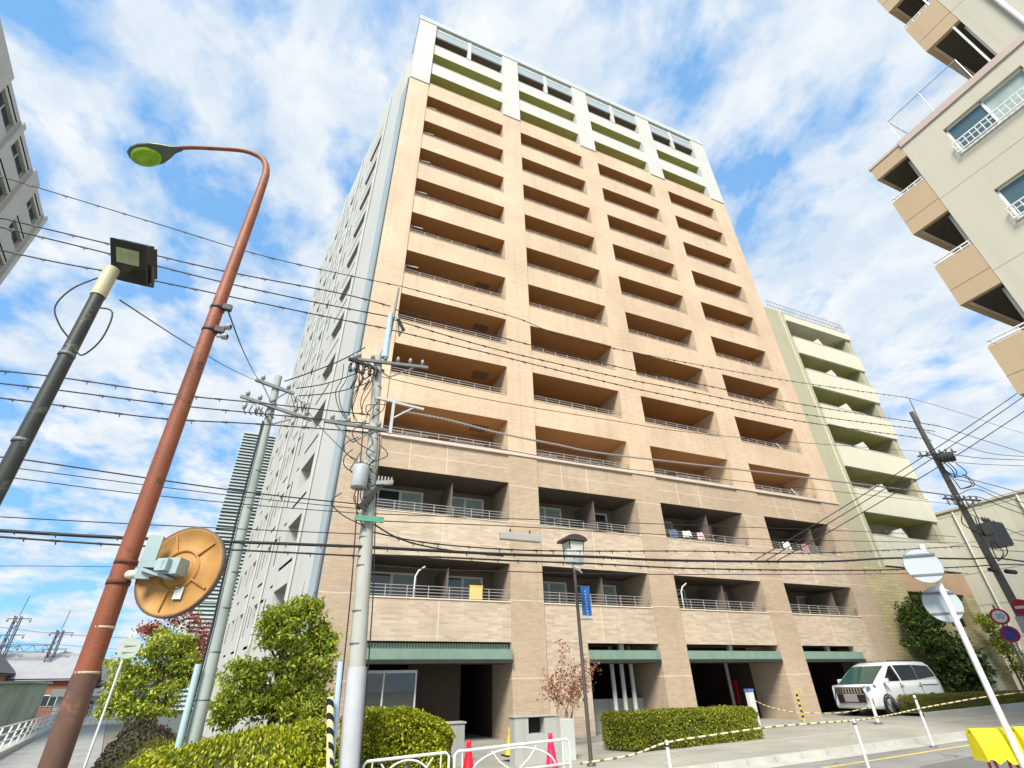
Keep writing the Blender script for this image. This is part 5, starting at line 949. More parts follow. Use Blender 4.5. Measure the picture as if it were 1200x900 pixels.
# ------------------------------------------------ far white sign on the side road
t = thing('road_sign', 'thin white pole with a round sign back beside the side road', 'road sign', (-4.06,19,gz(-4)))
b = MB(); b.tube([(-4.06,19,-.05),(-4.05,19,3.35)], .03, 10, 0); b.build('pole', whitep, t)
b = MB(); nv = Vector((-.1,-1,.05)).normalized(); disc(b, Vector((-3.98,18.95,2.98)), nv, .27); b.obox((-3.98,18.93,3.05), (1,0,0), (0,1,0), (0,0,1), .15, .008, .012, 0); b.obox((-3.98,18.93,2.88), (1,0,0), (0,1,0), (0,0,1), .15, .008, .012, 0); b.build('sign_plate', mat('sign_back_old', (.40,.44,.37), .5, 0, .12, 6), t)
# ------------------------------------------------ yellow cloth covered barriers at lower right
yc = mat('yellow_cloth', (.85,.70,.015), .7, 0, .1, 5, .3, 20)
def cover(x0, y0, x1, y1, lab):
    a = Vector((x0,y0,0)); c = Vector((x1,y1,0)); d = (c-a).normalized(); nn = Vector((-d.y,d.x,0)); L = (c-a).length; zg = gz(x0)-.12
    t = thing('covered_barrier', lab, 'barrier', (x0,y0,zg), 'yellow covered barriers'); b = MB(); n = 14; g = random.Random(int(x0*10)); rows = []
    prof = [(-.15,.70),(-.13,.84),(-.10,.98),(-.05,1.04),(.05,1.04),(.10,.98),(.13,.84),(.15,.70)]
    for i in range(n+1):
        s = L*i/n; wob = [.025*math.sin(i*1.9+k*.7)+g.uniform(-.01,.01) for k in range(len(prof))]
        rows.append([a+d*s+nn*(o+w_)+Vector((0,0,zg+.10+z+(.03*math.sin(i*1.3) if k in (0,7) else .0))) for k, ((o,z),w_) in enumerate(zip(prof,wob))])
    vs = [p for r in rows for p in r]; m_ = len(prof); b.mesh(vs, [(i*m_+k,(i+1)*m_+k,(i+1)*m_+k+1,i*m_+k+1) for i in range(n) for k in range(m_-1)], 0, True); b.face(rows[0]); b.face(rows[-1][::-1])
    b.build('cloth', yc, t)
    f = MB(); 
    for s in (.12, L-.12):
        for o in (-.2,.2): f.tube([a+d*s+nn*o+Vector((0,0,zg)), a+d*s+Vector((0,0,zg+1.1))], .018, 8, 0)
    f.tube([a+Vector((0,0,zg+1.1)), c+Vector((0,0,zg+1.1))], .018, 8, 0); f.tube([a+d*.1-nn*.16+Vector((0,0,zg+.22)), c-d*.1-nn*.16+Vector((0,0,zg+.22))], .014, 8, 0)
    f.build('frame', mat('barrier_red', (.45,.08,.05), .5), t)
cover(8.62,4.95,9.05,4.72,'yellow cloth covered barrier left of the leaning white sign pole'); cover(9.12,4.7,10.3,4.15,'yellow cloth covered barrier right of the sign pole in the lower right corner')

# ------------------------------------------------ minivan
t = thing('minivan', 'white minivan parked in front of the last garage opening', 'minivan', (25.3,17.1,gz(25.3)))
cz = gz(25.8)-.0; X0, YM = 22.85, 17.12
carw = mat('car_white', (.78,.79,.78), .22, 0, .02, 1, spec=.6); carg = mat('car_glass', (.012,.015,.015), .08, 0, .05, 1, spec=.25); tint = mat('windscreen', (.03,.075,.065), .06, 0, .1, 1, spec=.4); chrome = mat('chrome', (.6,.62,.64), .15, .9, .03); blackp = mat('black_plastic', (.015,.015,.016), .4)
def cp(x, y, z): return (X0+x, YM+y, cz+z)
# body: sections along the length, (x, half width, floor z, belt z)
secs = [(0.0,.80,.34,.88),(.03,.86,.26,.98),(.14,.90,.22,1.06),(.9,.925,.20,1.12),(1.6,.925,.20,1.14),(3.2,.925,.20,1.18),(4.6,.92,.22,1.22),(4.85,.89,.28,1.22),(4.93,.82,.36,1.1)]
b = MB(); vs = []; n = 10
for x, w_, z0, z1 in secs:
    ring = [(-w_*.96,z0),(-w_,z0+.16),(-w_*1.0,z0+(z1-z0)*.5),(-w_*.985,z0+(z1-z0)*.75),(-w_*.95,z1),(w_*.95,z1),(w_*.985,z0+(z1-z0)*.75),(w_,z0+(z1-z0)*.5),(w_,z0+.16),(w_*.96,z0)]
    vs += [cp(x,y,z) for y, z in ring]
b.mesh(vs, [(i*n+j, (i+1)*n+j, (i+1)*n+(j+1)%n, i*n+(j+1)%n) for i in range(len(secs)-1) for j in range(n)]+[tuple(range(n)), tuple(range((len(secs)-1)*n, len(secs)*n))[::-1]], 0, True)
# cabin: sections along height
cab = [(.98,.32,4.88,.885),(1.16,.58,4.86,.88),(1.48,1.12,4.78,.85),(1.77,1.66,4.64,.80),(1.88,2.05,4.45,.74),(1.92,2.5,4.1,.62)]
vs = []
for z, xa, xb, w_ in cab: vs += [cp(xa,-w_*.93,z), cp(xa+.12,-w_,z), cp(xb-.1,-w_,z), cp(xb,-w_*.92,z), cp(xb,w_*.92,z), cp(xb-.1,w_,z), cp(xa+.12,w_,z), cp(xa,w_*.93,z)]
n = 8; b.mesh(vs, [(i*n+j, i*n+(j+1)%n, (i+1)*n+(j+1)%n, (i+1)*n+j) for i in range(len(cab)-1) for j in range(n)]+[tuple(range((len(cab)-1)*n, len(cab)*n))], 0, True)
b.build('body', carw, t)
def cabpt(u, z, side, o=.012):      # point on the cabin side, u along x
    for (za,xa,xb,wa),(zb,xc,xd,wb) in zip(cab, cab[1:]):
        if za <= z <= zb+1e-6: f_ = (z-za)/(zb-za); return cp(u, side*(wa+(wb-wa)*f_+o), z)
for s in (-1, 1):
    for quad in ([(1.06,1.17),(2.15,1.19),(1.98,1.76),(1.80,1.74)], [(2.26,1.19),(3.38,1.22),(3.38,1.78),(2.10,1.77)], [(3.41,1.22),(4.66,1.34),(4.46,1.73),(3.41,1.78)]):
        g = MB(); (ua,za),(ub,zb),(uc,zc),(ud,zd) = quad; N_ = 3
        for k in range(N_):
            f0, f1 = k/N_, (k+1)/N_; L0 = (ua+(ud-ua)*f0, za+(zd-za)*f0); L1 = (ua+(ud-ua)*f1, za+(zd-za)*f1); R0 = (ub+(uc-ub)*f0, zb+(zc-zb)*f0); R1 = (ub+(uc-ub)*f1, zb+(zc-zb)*f1)
            g.face([cabpt(*L0,s), cabpt(*R0,s), cabpt(*R1,s), cabpt(*L1,s)], 0)
        g.build('side_window', carg, t)
g = MB(); N_ = 4; fr = [(1.03,.40),(1.16,.58),(1.48,1.12),(1.76,1.64)]
for (za,xa),(zb,xb) in zip(fr, fr[1:]):
    wa, wb = .80-.1*(za-1.04), .80-.1*(zb-1.04); g.face([cp(xa-.02,-wa,za), cp(xa-.02,wa,za), cp(xb-.02,wb,zb), cp(xb-.02,-wb,zb)], 0)
g.build('windscreen', tint, t)
g = MB(); g.obox(cp(-.02,0,.70), (1,0,0), (0,1,0), (0,0,1), .03, .62, .30, 0)
g.build('grille', blackp, t)
g = MB()
for k in range(9): g.obox(cp(-.06,-.52+.13*k,.86), (1,0,0), (0,1,0), (0,0,1), .015, .022, .09, 0)
for z in (.97,.74,.42): g.obox(cp(-.058,0,z), (1,0,0), (0,1,0), (0,0,1), .014, .62, .012, 0)
for s in (-1,1): g.bar(cp(-.055,s*.62,.97), cp(-.03,s*.78,.40), .03, .03, 0)
g.build('grille_bar', chrome, t)
g = MB(); g.obox(cp(-.07,0,.60), (1,0,0), (0,1,0), (0,0,1), .008, .30, .13, 0); g.build('number_plate', mat('blank_plate', (.26,.26,.27), .6, 0, .2, 6), t)
for s in (-1,1):
    g = MB(); g.bar(cp(-.005,s*.66,.99), cp(.42,s*.915,1.02), .03, .10, 0); g.build('headlight', mat('headlight', (.25,.27,.28), .1, .3, .1), t)
    g = MB(); g.obox(cp(.05,s*.80,.48), (1,0,0), (0,1,0), (0,0,1), .04, .07, .1, 0); g.build('fog_light', blackp, t)
    g = MB(); g.obox(cp(.98,s*1.05,1.20), (1,0,0), (0,1,0), (0,0,1), .07, .1, .085, 0); g.bar(cp(1.05,s*.9,1.14), cp(1.0,s*1.0,1.15), .05, .05, 0); g.build('wing_mirror', carw, t, .03)
    g = MB()
    for x in (2.1,3.3): g.obox(cp(x,s*.945,1.02), (1,0,0), (0,1,0), (0,0,1), .11, .012, .018, 0)
    g.build('door_handle', chrome, t)
    for x in (.95,3.95):
        g = MB(); g.lathe(cp(x,s*.72,.33), (0,s,0), [(0,.335),(.16,.34),(.215,.32),(.225,.25)], 24, 0); wl = g.build('wheel', black, t)
        g = MB(); g.lathe(cp(x,s*.72,.33), (0,s,0), [(.2,.25),(.225,.24),(.21,.06),(.225,.05),(.225,.001)], 24, 0); g.build('rim', chrome, wl)
        g = MB(); g.lathe(cp(x,s*.915,.33), (0,s,0), [(0,.41),(.016,.40),(.018,.35)], 24, 0); g.build('wheel_arch', blackp, t)
for s in (-1,1): g = MB(); g.obox(cp(3.1,s*.60,1.945), (1,0,0), (0,1,0), (0,0,1), .9, .02, .018, 0); g.build('roof_rail', blackp, t)
g = MB()      # door seams
for s in (-1,1):
    for x in (1.0,2.06,3.39): g.box(*sorted((cp(x-.008,0,0)[0], cp(x+.008,0,0)[0])), *sorted((cp(0,s*.90,0)[1], cp(0,s*.929,0)[1])), cz+.35, cz+1.12, 0)
    g.box(cp(3.4,0,0)[0], cp(4.6,0,0)[0], *sorted((cp(0,s*.90,0)[1], cp(0,s*.929,0)[1])), cz+1.02, cz+1.035, 0)
g.build('door_seam', mat('seam_grey', (.10,.10,.10), .6), t)

# ------------------------------------------------ objects on balconies
t = thing('board', 'yellow board leaning on the second floor balcony railing', 'board', (6.3,FY+.1,4.52)); b = MB(); b.box(6.02,6.50,FY+.085,FY+.12,4.55,4.98); b.build('panel', mat('board_yellow', (.66,.50,.20), .7, 0, .1, 3), t); b = MB(); b.box(6.0,6.52,FY+.08,FY+.125,4.98,5.02); b.build('top_edge', yel, t)
g = random.Random(12)
lcol = [mat('laundry_a', (.42,.22,.25), .85, 0, .3, 6), mat('laundry_b', (.12,.16,.28), .85, 0, .3, 6), mat('laundry_c', (.72,.70,.66), .85), mat('laundry_d', (.66,.45,.46), .85)]
for i, (x, z, lab, mi) in enumerate([(15.9,7.5,'navy towel hung over the third floor railing of the third bay',1),(16.7,7.5,'white towel hung over the third floor railing beside the navy towel',2),(17.5,7.5,'pink towel hung over the third floor railing of the third bay',3),(24.4,7.5,'pink cloth hung on the third floor railing of the rightmost bay',0),(23.1,7.5,'pale cloth hung on the third floor railing of the rightmost bay',2)]):
    b = MB(); n = 7; zt = z+.42
    hw_ = g.uniform(.18,.27); dr = g.uniform(.26,.42); rows = [[(x-hw_+2*hw_*k/n, FY+.10+.025*math.sin(k*2.1+q), zt-dr*q/3*(1+.12*math.sin(k*1.7+i))-.02*math.sin(k*.9)) for k in range(n+1)] for q in range(4)]
    vs = [p for r in rows for p in r]; vs += [(p[0], p[1]+.012, p[2]) for r in rows for p in r]; N_ = 4*(n+1)
    b.mesh(vs, [(q*(n+1)+k,(q+1)*(n+1)+k,(q+1)*(n+1)+k+1,q*(n+1)+k+1) for q in range(3) for k in range(n)]+[(N_+q*(n+1)+k,N_+q*(n+1)+k+1,N_+(q+1)*(n+1)+k+1,N_+(q+1)*(n+1)+k) for q in range(3) for k in range(n)], 0, True)
    tag(b.build('laundry', lcol[mi]), lab, 'laundry', 'laundry on the balconies')
# sloping drying poles at lower balconies
for i, (x, z, lab) in enumerate([(4.0,4.5,'bent white drying pole bracket on the second floor, leftmost bay'),(15.85,4.5,'bent white drying pole bracket on the second floor, third bay')]):
    b = MB(); b.tube([(x,FY+.3,z),(x+.02,FY+.3,z+.75),(x+.12,FY+.28,z+.95),(x+.34,FY+.25,z+1.1)], .03, 8, 0); tag(b.build('drying_bracket', whitep), lab, 'bracket')

# ------------------------------------------------ side road: fence, houses, masts
t = thing('guard_fence', 'white pipe guard fence along the left edge of the side road', 'fence', (-10.5,34,-.2))
fe = lambda y: (-10.56-.215*(y-33.7), y)
for y in np.arange(22, 92, 2.8):
    b = MB(); x, _ = fe(y); z = gz(x)+.10; b.bar((x,y,z-.1), (x+.12,y,z+.92), .07, .07, 0); b.build('fence_post', whitep, t)
b = MB()
for h in (.32,.60,.90):
    for y in np.arange(22, 90, 6.0):
        (xa,_),(xb,_) = fe(y), fe(y+6); b.tube([(xa+.05+.07*h,y,gz(xa)+.1+h),(xb+.05+.07*h,y+6,gz(xb)+.1+h)], .03, 6, 0)
b.build('fence_rail', whitep, t)
b = MB()
for y in np.arange(22, 90, 6.0):
    (xa,_),(xb,_) = fe(y), fe(y+6)
    b.mesh([(xa-.2,y,gz(xa)-.2),(xa+.3,y,gz(xa)-.2),(xb+.3,y+6,gz(xb)-.2),(xb-.2,y+6,gz(xb)-.2),(xa-.2,y,gz(xa)+.12),(xa+.3,y,gz(xa)+.12),(xb+.3,y+6,gz(xb)+.12),(xb-.2,y+6,gz(xb)+.12)], [(4,5,6,7),(0,1,5,4),(1,2,6,5),(2,3,7,6),(3,0,4,7)], 0)
b.build('footing', concrete, t)
t = thing('guard_fence', 'white mesh fence across the far end of the side road', 'fence', (-14,62,-.3))
for i in range(24): b = MB(); x = -20+i*.42; b.bar((x,64-.1*i,-.35), (x,64-.1*i,1.25), .06, .06); b.build('fence_post', whitep, t)
b = MB()
for z in (.1,.45,.8,1.2): b.bar((-20.2,64.1,z), (-10,61.6,z), .06, .06)
b.build('fence_rail', whitep, t)
def house(x0, x1, y0, y1, ze, zr, wm, rm, lab, along='x', nw=3):
    t = thing('house', lab, 'house', ((x0+x1)/2,y0,-.3)); b = MB(); b.box(x0,x1,y0,y1,-.6,ze); 
    b.build('wall', wm, t)
    b = MB(); o = .5
    if along == 'x':
        ym = (y0+y1)/2; vs = [(x0-o,y0-o,ze-.15),(x1+o,y0-o,ze-.15),(x1+o,ym,zr),(x0-o,ym,zr),(x1+o,y1+o,ze-.15),(x0-o,y1+o,ze-.15)]; fs = [(0,1,2,3),(3,2,4,5)]
    else:
        xm = (x0+x1)/2; vs = [(x0-o,y0-o,ze-.15),(xm,y0-o,zr),(xm,y1+o,zr),(x0-o,y1+o,ze-.15),(x1+o,y0-o,ze-.15),(x1+o,y1+o,ze-.15)]; fs = [(0,1,2,3),(1,4,5,2)]
    N_ = len(vs); b.mesh(vs+[(x,y,z+.18) for x, y, z in vs], [tuple(reversed(f)) for f in fs]+[tuple(N_+i for i in f) for f in fs], 0)
    if along == 'x': b.mesh([(x0,y0,ze),(x0,y1,ze),(x0,(y0+y1)/2,zr-.1),(x1,y0,ze),(x1,y1,ze),(x1,(y0+y1)/2,zr-.1)], [(0,1,2),(3,5,4)], 1)
    else: b.mesh([(x0,y0-.02,ze),(x1,y0-.02,ze),((x0+x1)/2,y0-.02,zr-.15)], [(0,1,2)], 1)
    for q in (0,):
        pass
    b.build('roof', [rm, wm], t)
    for i in range(nw):
        x = x0+(x1-x0)*(i+.5)/nw; f = MB(); f.box(x-.7,x+.7,y0-.06,y0-.005,1.0,2.1,0); f.box(x-.62,x-.03,y0-.07,y0-.061,1.08,2.02,1); f.box(x+.03,x+.62,y0-.07,y0-.061,1.08,2.02,1); f.build('window', [frame, glassd], t)
rr = mat('roof_grey', (.30,.31,.33), .6, 0, .12, 1); rd = mat('roof_dark', (.10,.10,.11), .6, 0, .12, 1)
house(-32.5,-20.0,78,84,3.6,6.1,mat('terracotta_wall', (.30,.12,.07), .8, 0, .15, 1),rr,'house with terracotta walls and broad grey roof beyond the side road','x',3)
house(-30.5,-26.5,73,78,4.1,6.2,mat('orange_wall', (.42,.18,.08), .8, 0, .15, 1),rd,'small gabled house with orange gable end by the railway masts','y',1)
house(-20.2,-11.5,84,90,2.9,4.9,mat('cream_wall', (.55,.50,.40), .8, 0, .15, 1),rd,'low cream house with dark roof behind the red lamp post','x',2)
house(-36.5,-31.5,70,76,3.2,5.0,mat('grey_wall', (.42,.42,.40), .8, 0, .15, 1),rd,'grey walled house with dark roof at the far left edge','y',1)
house(-16.5,-8.5,100,108,2.4,4.2,mat('pale_wall', (.60,.60,.56), .8, 0, .15, 1),mat('roof_blue', (.16,.20,.27), .6, 0, .1, 1),'distant pale house with blue grey roof seen past the thin white sign','x',2)
t = thing('concrete_wall', 'mossy green grey concrete block wall behind the white guard fence', 'wall', (-22,62,-.3)); b = MB(); b.box(-23.5,-18.6,60,64,-.5,2.9); b.build('wall', mat('mossy_concrete', (.42,.45,.32), .9, 0, .3, .7, .3, 10, stain=.5), t)
b = MB(); b.box(-23.7,-18.4,59.8,64.2,2.9,3.05); b.build('coping', concrete, t); b = MB(); b.box(-21.9,-20.9,59.95,59.99,1.2,1.8); b.build('vent', dark_in, t)
t = thing('shed', 'low white walled shed with pale flat roof beside the concrete block wall', 'shed', (-16,68,-.3)); b = MB(); b.box(-18.4,-12,67,71,-.5,1.9); b.build('wall', mat('white_wall', (.66,.66,.62), .8, 0, .1, 1), t); b = MB(); b.box(-18.9,-11.5,66.5,71.5,1.9,2.5); b.build('roof', mat('pale_roof', (.50,.54,.55), .5, 0, .1, 1), t)
b = MB(); b.box(-17.2,-16.4,66.93,66.99,.3,1.5); b.box(-16.2,-15.4,66.93,66.99,.3,1.5); b.build('window', glassd, t)
def mast(x, y, h, lab, arms=True, lattice=True):
    t = thing('railway_mast', lab, 'mast', (x,y,-.3)); b = MB(); w_ = .35
    if lattice:
        for sx_, sy_ in ((-1,-1),(1,-1),(1,1),(-1,1)): b.bar((x+sx_*w_,y+sy_*w_,-.3), (x+sx_*w_*.7,y+sy_*w_*.7,h), .10, .10)
        n = int(h/.9)
        for i in range(n):
            z0, z1 = h*i/n, h*(i+1)/n; s = 1 if i % 2 else -1; b.bar((x-s*w_*.9,y-w_*.9,z0), (x+s*w_*.9,y-w_*.9,z1), .06, .06); b.bar((x-w_*.9,y-s*w_*.9,z0), (x-w_*.9,y+s*w_*.9,z1), .06, .06)
        b.bar((x,y,h), (x+.1,y,h+2.2), .06, .06)
    else: b.tube([(x,y,-.3),(x,y,h)], [.22,.14], 10)
    b.build('mast', mat('mast_steel', (.10,.12,.15), .6, .2), t)
    if arms:
        a = MB()
        for z in (h-.3, h-2.0, h-3.2): a.bar((x-1.0,y,z), (x+1.3,y,z+.05), .09, .09)
        a.build('crossarm', MATS['mast_steel'], t)
        for z in (h-.3, h-2.0, h-3.2):
            for d in (-.9,1.2): a = MB(); insul(a, (x+d,y,z-.35), .35, .12); a.build('insulator', porc, t)
    return t
m1 = mast(-28.7, 80, 10.0, 'taller lattice railway mast with crossarms at the far left'); m2 = mast(-24.2, 80, 8.6, 'slighter lattice railway mast nearer the red lamp post')
t = thing('railway_gantry', 'steel truss gantry beam linking the two lattice railway masts', 'gantry', (-26.5,79.5,6.5)); b = MB()
for z in (6.3,7.0): b.bar((-34,79.5,z), (-24.2,79.5,z), .09, .09)
for i in range(16): x = -34+i*.61; s = i % 2; b.bar((x,79.5,6.3+.7*s), (x+.61,79.5,7.0-.7*s), .05, .05)
b.build('truss', MATS['mast_steel'], t)
mast(-31.0, 72, 11.6, 'plain dark railway pole leaning into the left edge', True, False)

# ================================================================== VEGETATION
bark = mat('bark', (.13,.095,.065), .9, 0, .25, 4, .4, 25)
def leafm(name, col, tr=.3): return mat(name, col, .55, 0, .35, .55, trans=tr, spec=.3)
HY = [leafm('hedge_leaf_a', (.36,.40,.018)), leafm('hedge_leaf_b', (.17,.23,.015)), leafm('hedge_leaf_c', (.52,.51,.03))]
HG = [leafm('box_leaf_a', (.24,.29,.025)), leafm('box_leaf_b', (.38,.38,.04)), leafm('box_leaf_c', (.15,.19,.025))]
HD = [leafm('old_leaf_a', (.15,.19,.025)), leafm('old_leaf_b', (.24,.18,.04)), leafm('old_leaf_c', (.22,.25,.04))]
TG = [leafm('tree_leaf_a', (.36,.45,.04)), leafm('tree_leaf_b', (.54,.57,.09)), leafm('tree_leaf_c', (.20,.28,.03))]
def trunk_and_limbs(t, base, top, r, ends, seed):
    g = random.Random(seed); b = MB(); ba, tp = Vector(base), Vector(top); pts = [ba.lerp(tp, k/6)+Vector((g.uniform(-.04,.04), g.uniform(-.04,.04), 0)) for k in range(7)]
    b.tube(pts, [r*(1.15-.75*k/6) for k in range(7)], 10, 0)
    for e in ends:
        e = Vector(e); s = pts[g.randint(2,5)]; md = s.lerp(e,.5)+Vector((g.uniform(-.1,.1),g.uniform(-.1,.1),g.uniform(0,.15)))
        b.tube([s,s.lerp(md,.5),md,md.lerp(e,.5),e], [r*.42,r*.36,r*.28,r*.2,r*.08], 7, 0)
        for q in range(3):
            e2 = e+Vector((g.uniform(-.4,.4),g.uniform(-.3,.3),g.uniform(-.1,.4))); b.tube([md.lerp(e,.4+.2*q), e2], [r*.14,r*.04], 5, 0)
    b.build('trunk', bark, t)
def hedge_box(name, lab, poly, ztop, zbot, mats, n, size, seed, bump=.08, cat='hedge', taper=0):
    """poly: footprint; a leafy clipped volume with a twiggy core"""
    g = np.random.default_rng(seed); pl = np.array(poly, float); c = pl.mean(0)
    t = thing(name, lab, cat, (float(c[0]), float(c[1]), zbot)); m = len(pl)
    b = MB(); ins = [tuple(c+(p-c)*.90) for p in pl]; top = [tuple(c+(p-c)*.80) for p in pl]; zt = ztop-.10-taper*.9
    vs = [(x,y,zbot-.05) for x, y in ins]+[(x,y,zbot+(zt-zbot)*.75) for x, y in ins]+[(x,y,zt) for x, y in top]
    b.mesh(vs, [(i,(i+1)%m,m+(i+1)%m,m+i) for i in range(m)]+[(m+i,m+(i+1)%m,2*m+(i+1)%m,2*m+i) for i in range(m)]+[tuple(range(2*m,3*m))], 0); b.build('twigs', mats[-1] if False else mat(name+'_core', (.045,.055,.015), .9), t)
    lens = np.linalg.norm(np.roll(pl,-1,0)-pl, axis=1); per = lens.sum(); P = []
    h = ztop-zbot; a_side = per*h; x0,y0 = pl.min(0); x1,y1 = pl.max(0)
    # area of footprint
    xs, ys = pl[:,0], pl[:,1]; a_top = abs(np.dot(xs,np.roll(ys,-1))-np.dot(ys,np.roll(xs,-1)))/2
    n_side = int(n*a_side/(a_side+a_top)); n_top = n-n_side
    s = g.random(n_side)*per; cum = np.concatenate([[0],np.cumsum(lens)]); idx = np.clip(np.searchsorted(cum, s)-1, 0, m-1); f_ = (s-cum[idx])/lens[idx]
    q = pl[idx]+(np.roll(pl,-1,0)[idx]-pl[idx])*f_[:,None]; hh = g.random(n_side)**.8
    rnd = np.clip((hh-.72)/.28, 0, 1)**2*.14; q = q+(c-q)/(np.linalg.norm(c-q,axis=1)[:,None]+1e-6)*(rnd[:,None]*1.0+g.random((n_side,1))*.10)
    wv = bump*(np.sin(q[:,0]*2.3+hh*4+seed)+np.sin(q[:,0]*5.1+q[:,1]*3.7)+.7*np.sin(hh*9+q[:,0]*7.9))*.5; dirs = (q-c)/(np.linalg.norm(q-c,axis=1)[:,None]+1e-6)
    q = q+dirs*wv[:,None]; P.append(np.column_stack([q, zbot+.02+hh*h]))
    k = 0; T = []
    while k < n_top:
        p = np.column_stack([x0+(x1-x0)*g.random(4000), y0+(y1-y0)*g.random(4000)]); inside = np.zeros(4000, bool); j = m-1
        for i in range(m):
            cond = ((pl[i,1] > p[:,1]) != (pl[j,1] > p[:,1])) & (p[:,0] < (pl[j,0]-pl[i,0])*(p[:,1]-pl[i,1])/(pl[j,1]-pl[i,1]+1e-12)+pl[i,0]); inside ^= cond; j = i
        p = p[inside]; T.append(p); k += len(p)
    T = np.concatenate(T)[:n_top]; de = np.full(len(T), 9.)
    for i in range(m):
        a, e = pl[i], pl[(i+1)%m]; d = e-a; u = np.clip(((T-a)@d)/(d@d),0,1); de = np.minimum(de, np.linalg.norm(T-(a+u[:,None]*d),axis=1))
    zz = ztop-.16*np.exp(-de/.14)+bump*.6*(np.sin(T[:,0]*2.9+seed)*np.sin(T[:,1]*3.1)+.6*np.sin(T[:,0]*6.3+T[:,1]*4.1))-g.random(len(T))*.08+.06*g.random(len(T))**6
    P.append(np.column_stack([T, zz])); P = np.concatenate(P)
    if taper: u = np.clip((P[:,0]-(x1-1.5))/1.5, 0, 1); P[:,2] -= taper*u**2*np.clip((P[:,2]-zbot)/h,0,1); b_ = np.clip((P[:,0]-(x0+1.0))/-1.0, 0, 1)
    leaf_mesh('leaves', P, size, mats, t, .55, .8, seed); return t
# left hedges
def mound(name, lab, blobs, mats, n, size, seed, zbot, cat='hedge'):
    g = np.random.default_rng(seed); c0 = blobs[0]; t = thing(name, lab, cat, (c0[0],c0[1],zbot)); P = []; b = MB()
    for (cx,cy,cz_,rx,ry,rz) in blobs:
        k = int(n*rx*ry/sum(q[3]*q[4] for q in blobs)); d = g.normal(size=(k,3)); d[:,2] = np.abs(d[:,2])*.9-.12; d /= np.linalg.norm(d,axis=1)[:,None]
        r_ = 1+.045*np.sin(d[:,0]*6+cx)+.04*np.sin(d[:,1]*7+d[:,2]*5+cy)-g.random(k)*.11+.07*g.random(k)**5
        P.append(np.column_stack([cx+d[:,0]*rx*r_, cy+d[:,1]*ry*r_, cz_+d[:,2]*rz*r_]))
        nn, mm = 16, 8; vs = [(cx+rx*.9*math.sin(math.pi*.5*i/mm)*math.cos(2*math.pi*j/nn), cy+ry*.9*math.sin(math.pi*.5*i/mm)*math.sin(2*math.pi*j/nn), cz_+rz*.9*math.cos(math.pi*.5*i/mm)) for i in range(mm+1) for j in range(nn)]
        b.mesh(vs, [(i*nn+j,i*nn+(j+1)%nn,(i+1)*nn+(j+1)%nn,(i+1)*nn+j) for i in range(mm) for j in range(nn)], 0)
    b.build('twigs', mat('hedge_core', (.045,.055,.015), .9), t); leaf_mesh('leaves', np.concatenate(P), size, mats, t, .55, .8, seed); return t
mound('hedge', 'large rounded yellow green hedge wrapping round the second utility pole on the left', [(-.2,12.3,-.1,1.75,1.6,1.36),(-1.3,13.0,-.1,1.1,1.9,1.15),(.8,12.6,-.1,1.2,1.3,1.42)], HY, 52000, .075, 11, .05)
hedge_box('hedge', 'yellow green clipped hedge right of the concrete pole in front of the lobby glass', [(1.75,12.25),(3.55,12.3),(4.0,12.8),(4.05,14.2),(1.6,14.2)], 1.42, .1, HY, 34000, .07, 12, .07, taper=.42)
hedge_box('hedge', 'long clipped green hedge between the lantern post and the garage entrance', [(9.2,15.0),(9.6,13.95),(14.3,14.05),(14.5,15.3),(9.3,15.4)], 1.12, .25, HG, 40000, .06, 13, .05)
hedge_box('hedge', 'low brownish green hedge strip in front of the white minivan', [(24.0,15.35),(32.5,15.45),(32.6,16.1),(24.1,16.1)], 1.22, .55, HD, 24000, .05, 14, .06)
sheet('planter_soil', [(24,15.15,16.15),(33,15.15,16.15)], .12, concrete, .14)
# leafy tree on the left
t = thing('tree', 'bushy bright green tree behind the left hedge, between the two utility poles', 'tree', (.1,14.2,gz(0)))
ends = [(-.8,14.1,2.4),(.9,14.1,2.6),(.1,14.0,3.4),(-.4,14.6,3.0),(.6,14.6,3.2),(-.2,13.7,2.2),(1.0,14.4,2.0),(.3,14.2,3.8)]
trunk_and_limbs(t, (.15,14.2,0), (.1,14.2,2.8), .09, ends, 21)
bl = [(-.7,14.0,1.5,.5,.6,.35),(.75,14.0,1.45,.5,.6,.35),(.1,13.9,1.6,.6,.6,.4),(-.55,14.1,2.15,.55,.6,.4),(.75,14.1,2.3,.55,.6,.5),(.1,14.0,2.95,.6,.6,.45),(-.25,14.3,1.75,.75,.6,.35),(.45,14.1,3.5,.45,.45,.4),(.85,14.2,1.75,.45,.5,.35),(.15,14.1,2.2,.7,.7,.6),(-.15,14.2,3.25,.35,.4,.35),(.95,14.2,2.9,.3,.4,.3)]
leaf_mesh('crown', clumps(bl, 40, 42, .09, 22), .12, TG, t, .38, .3, 22)
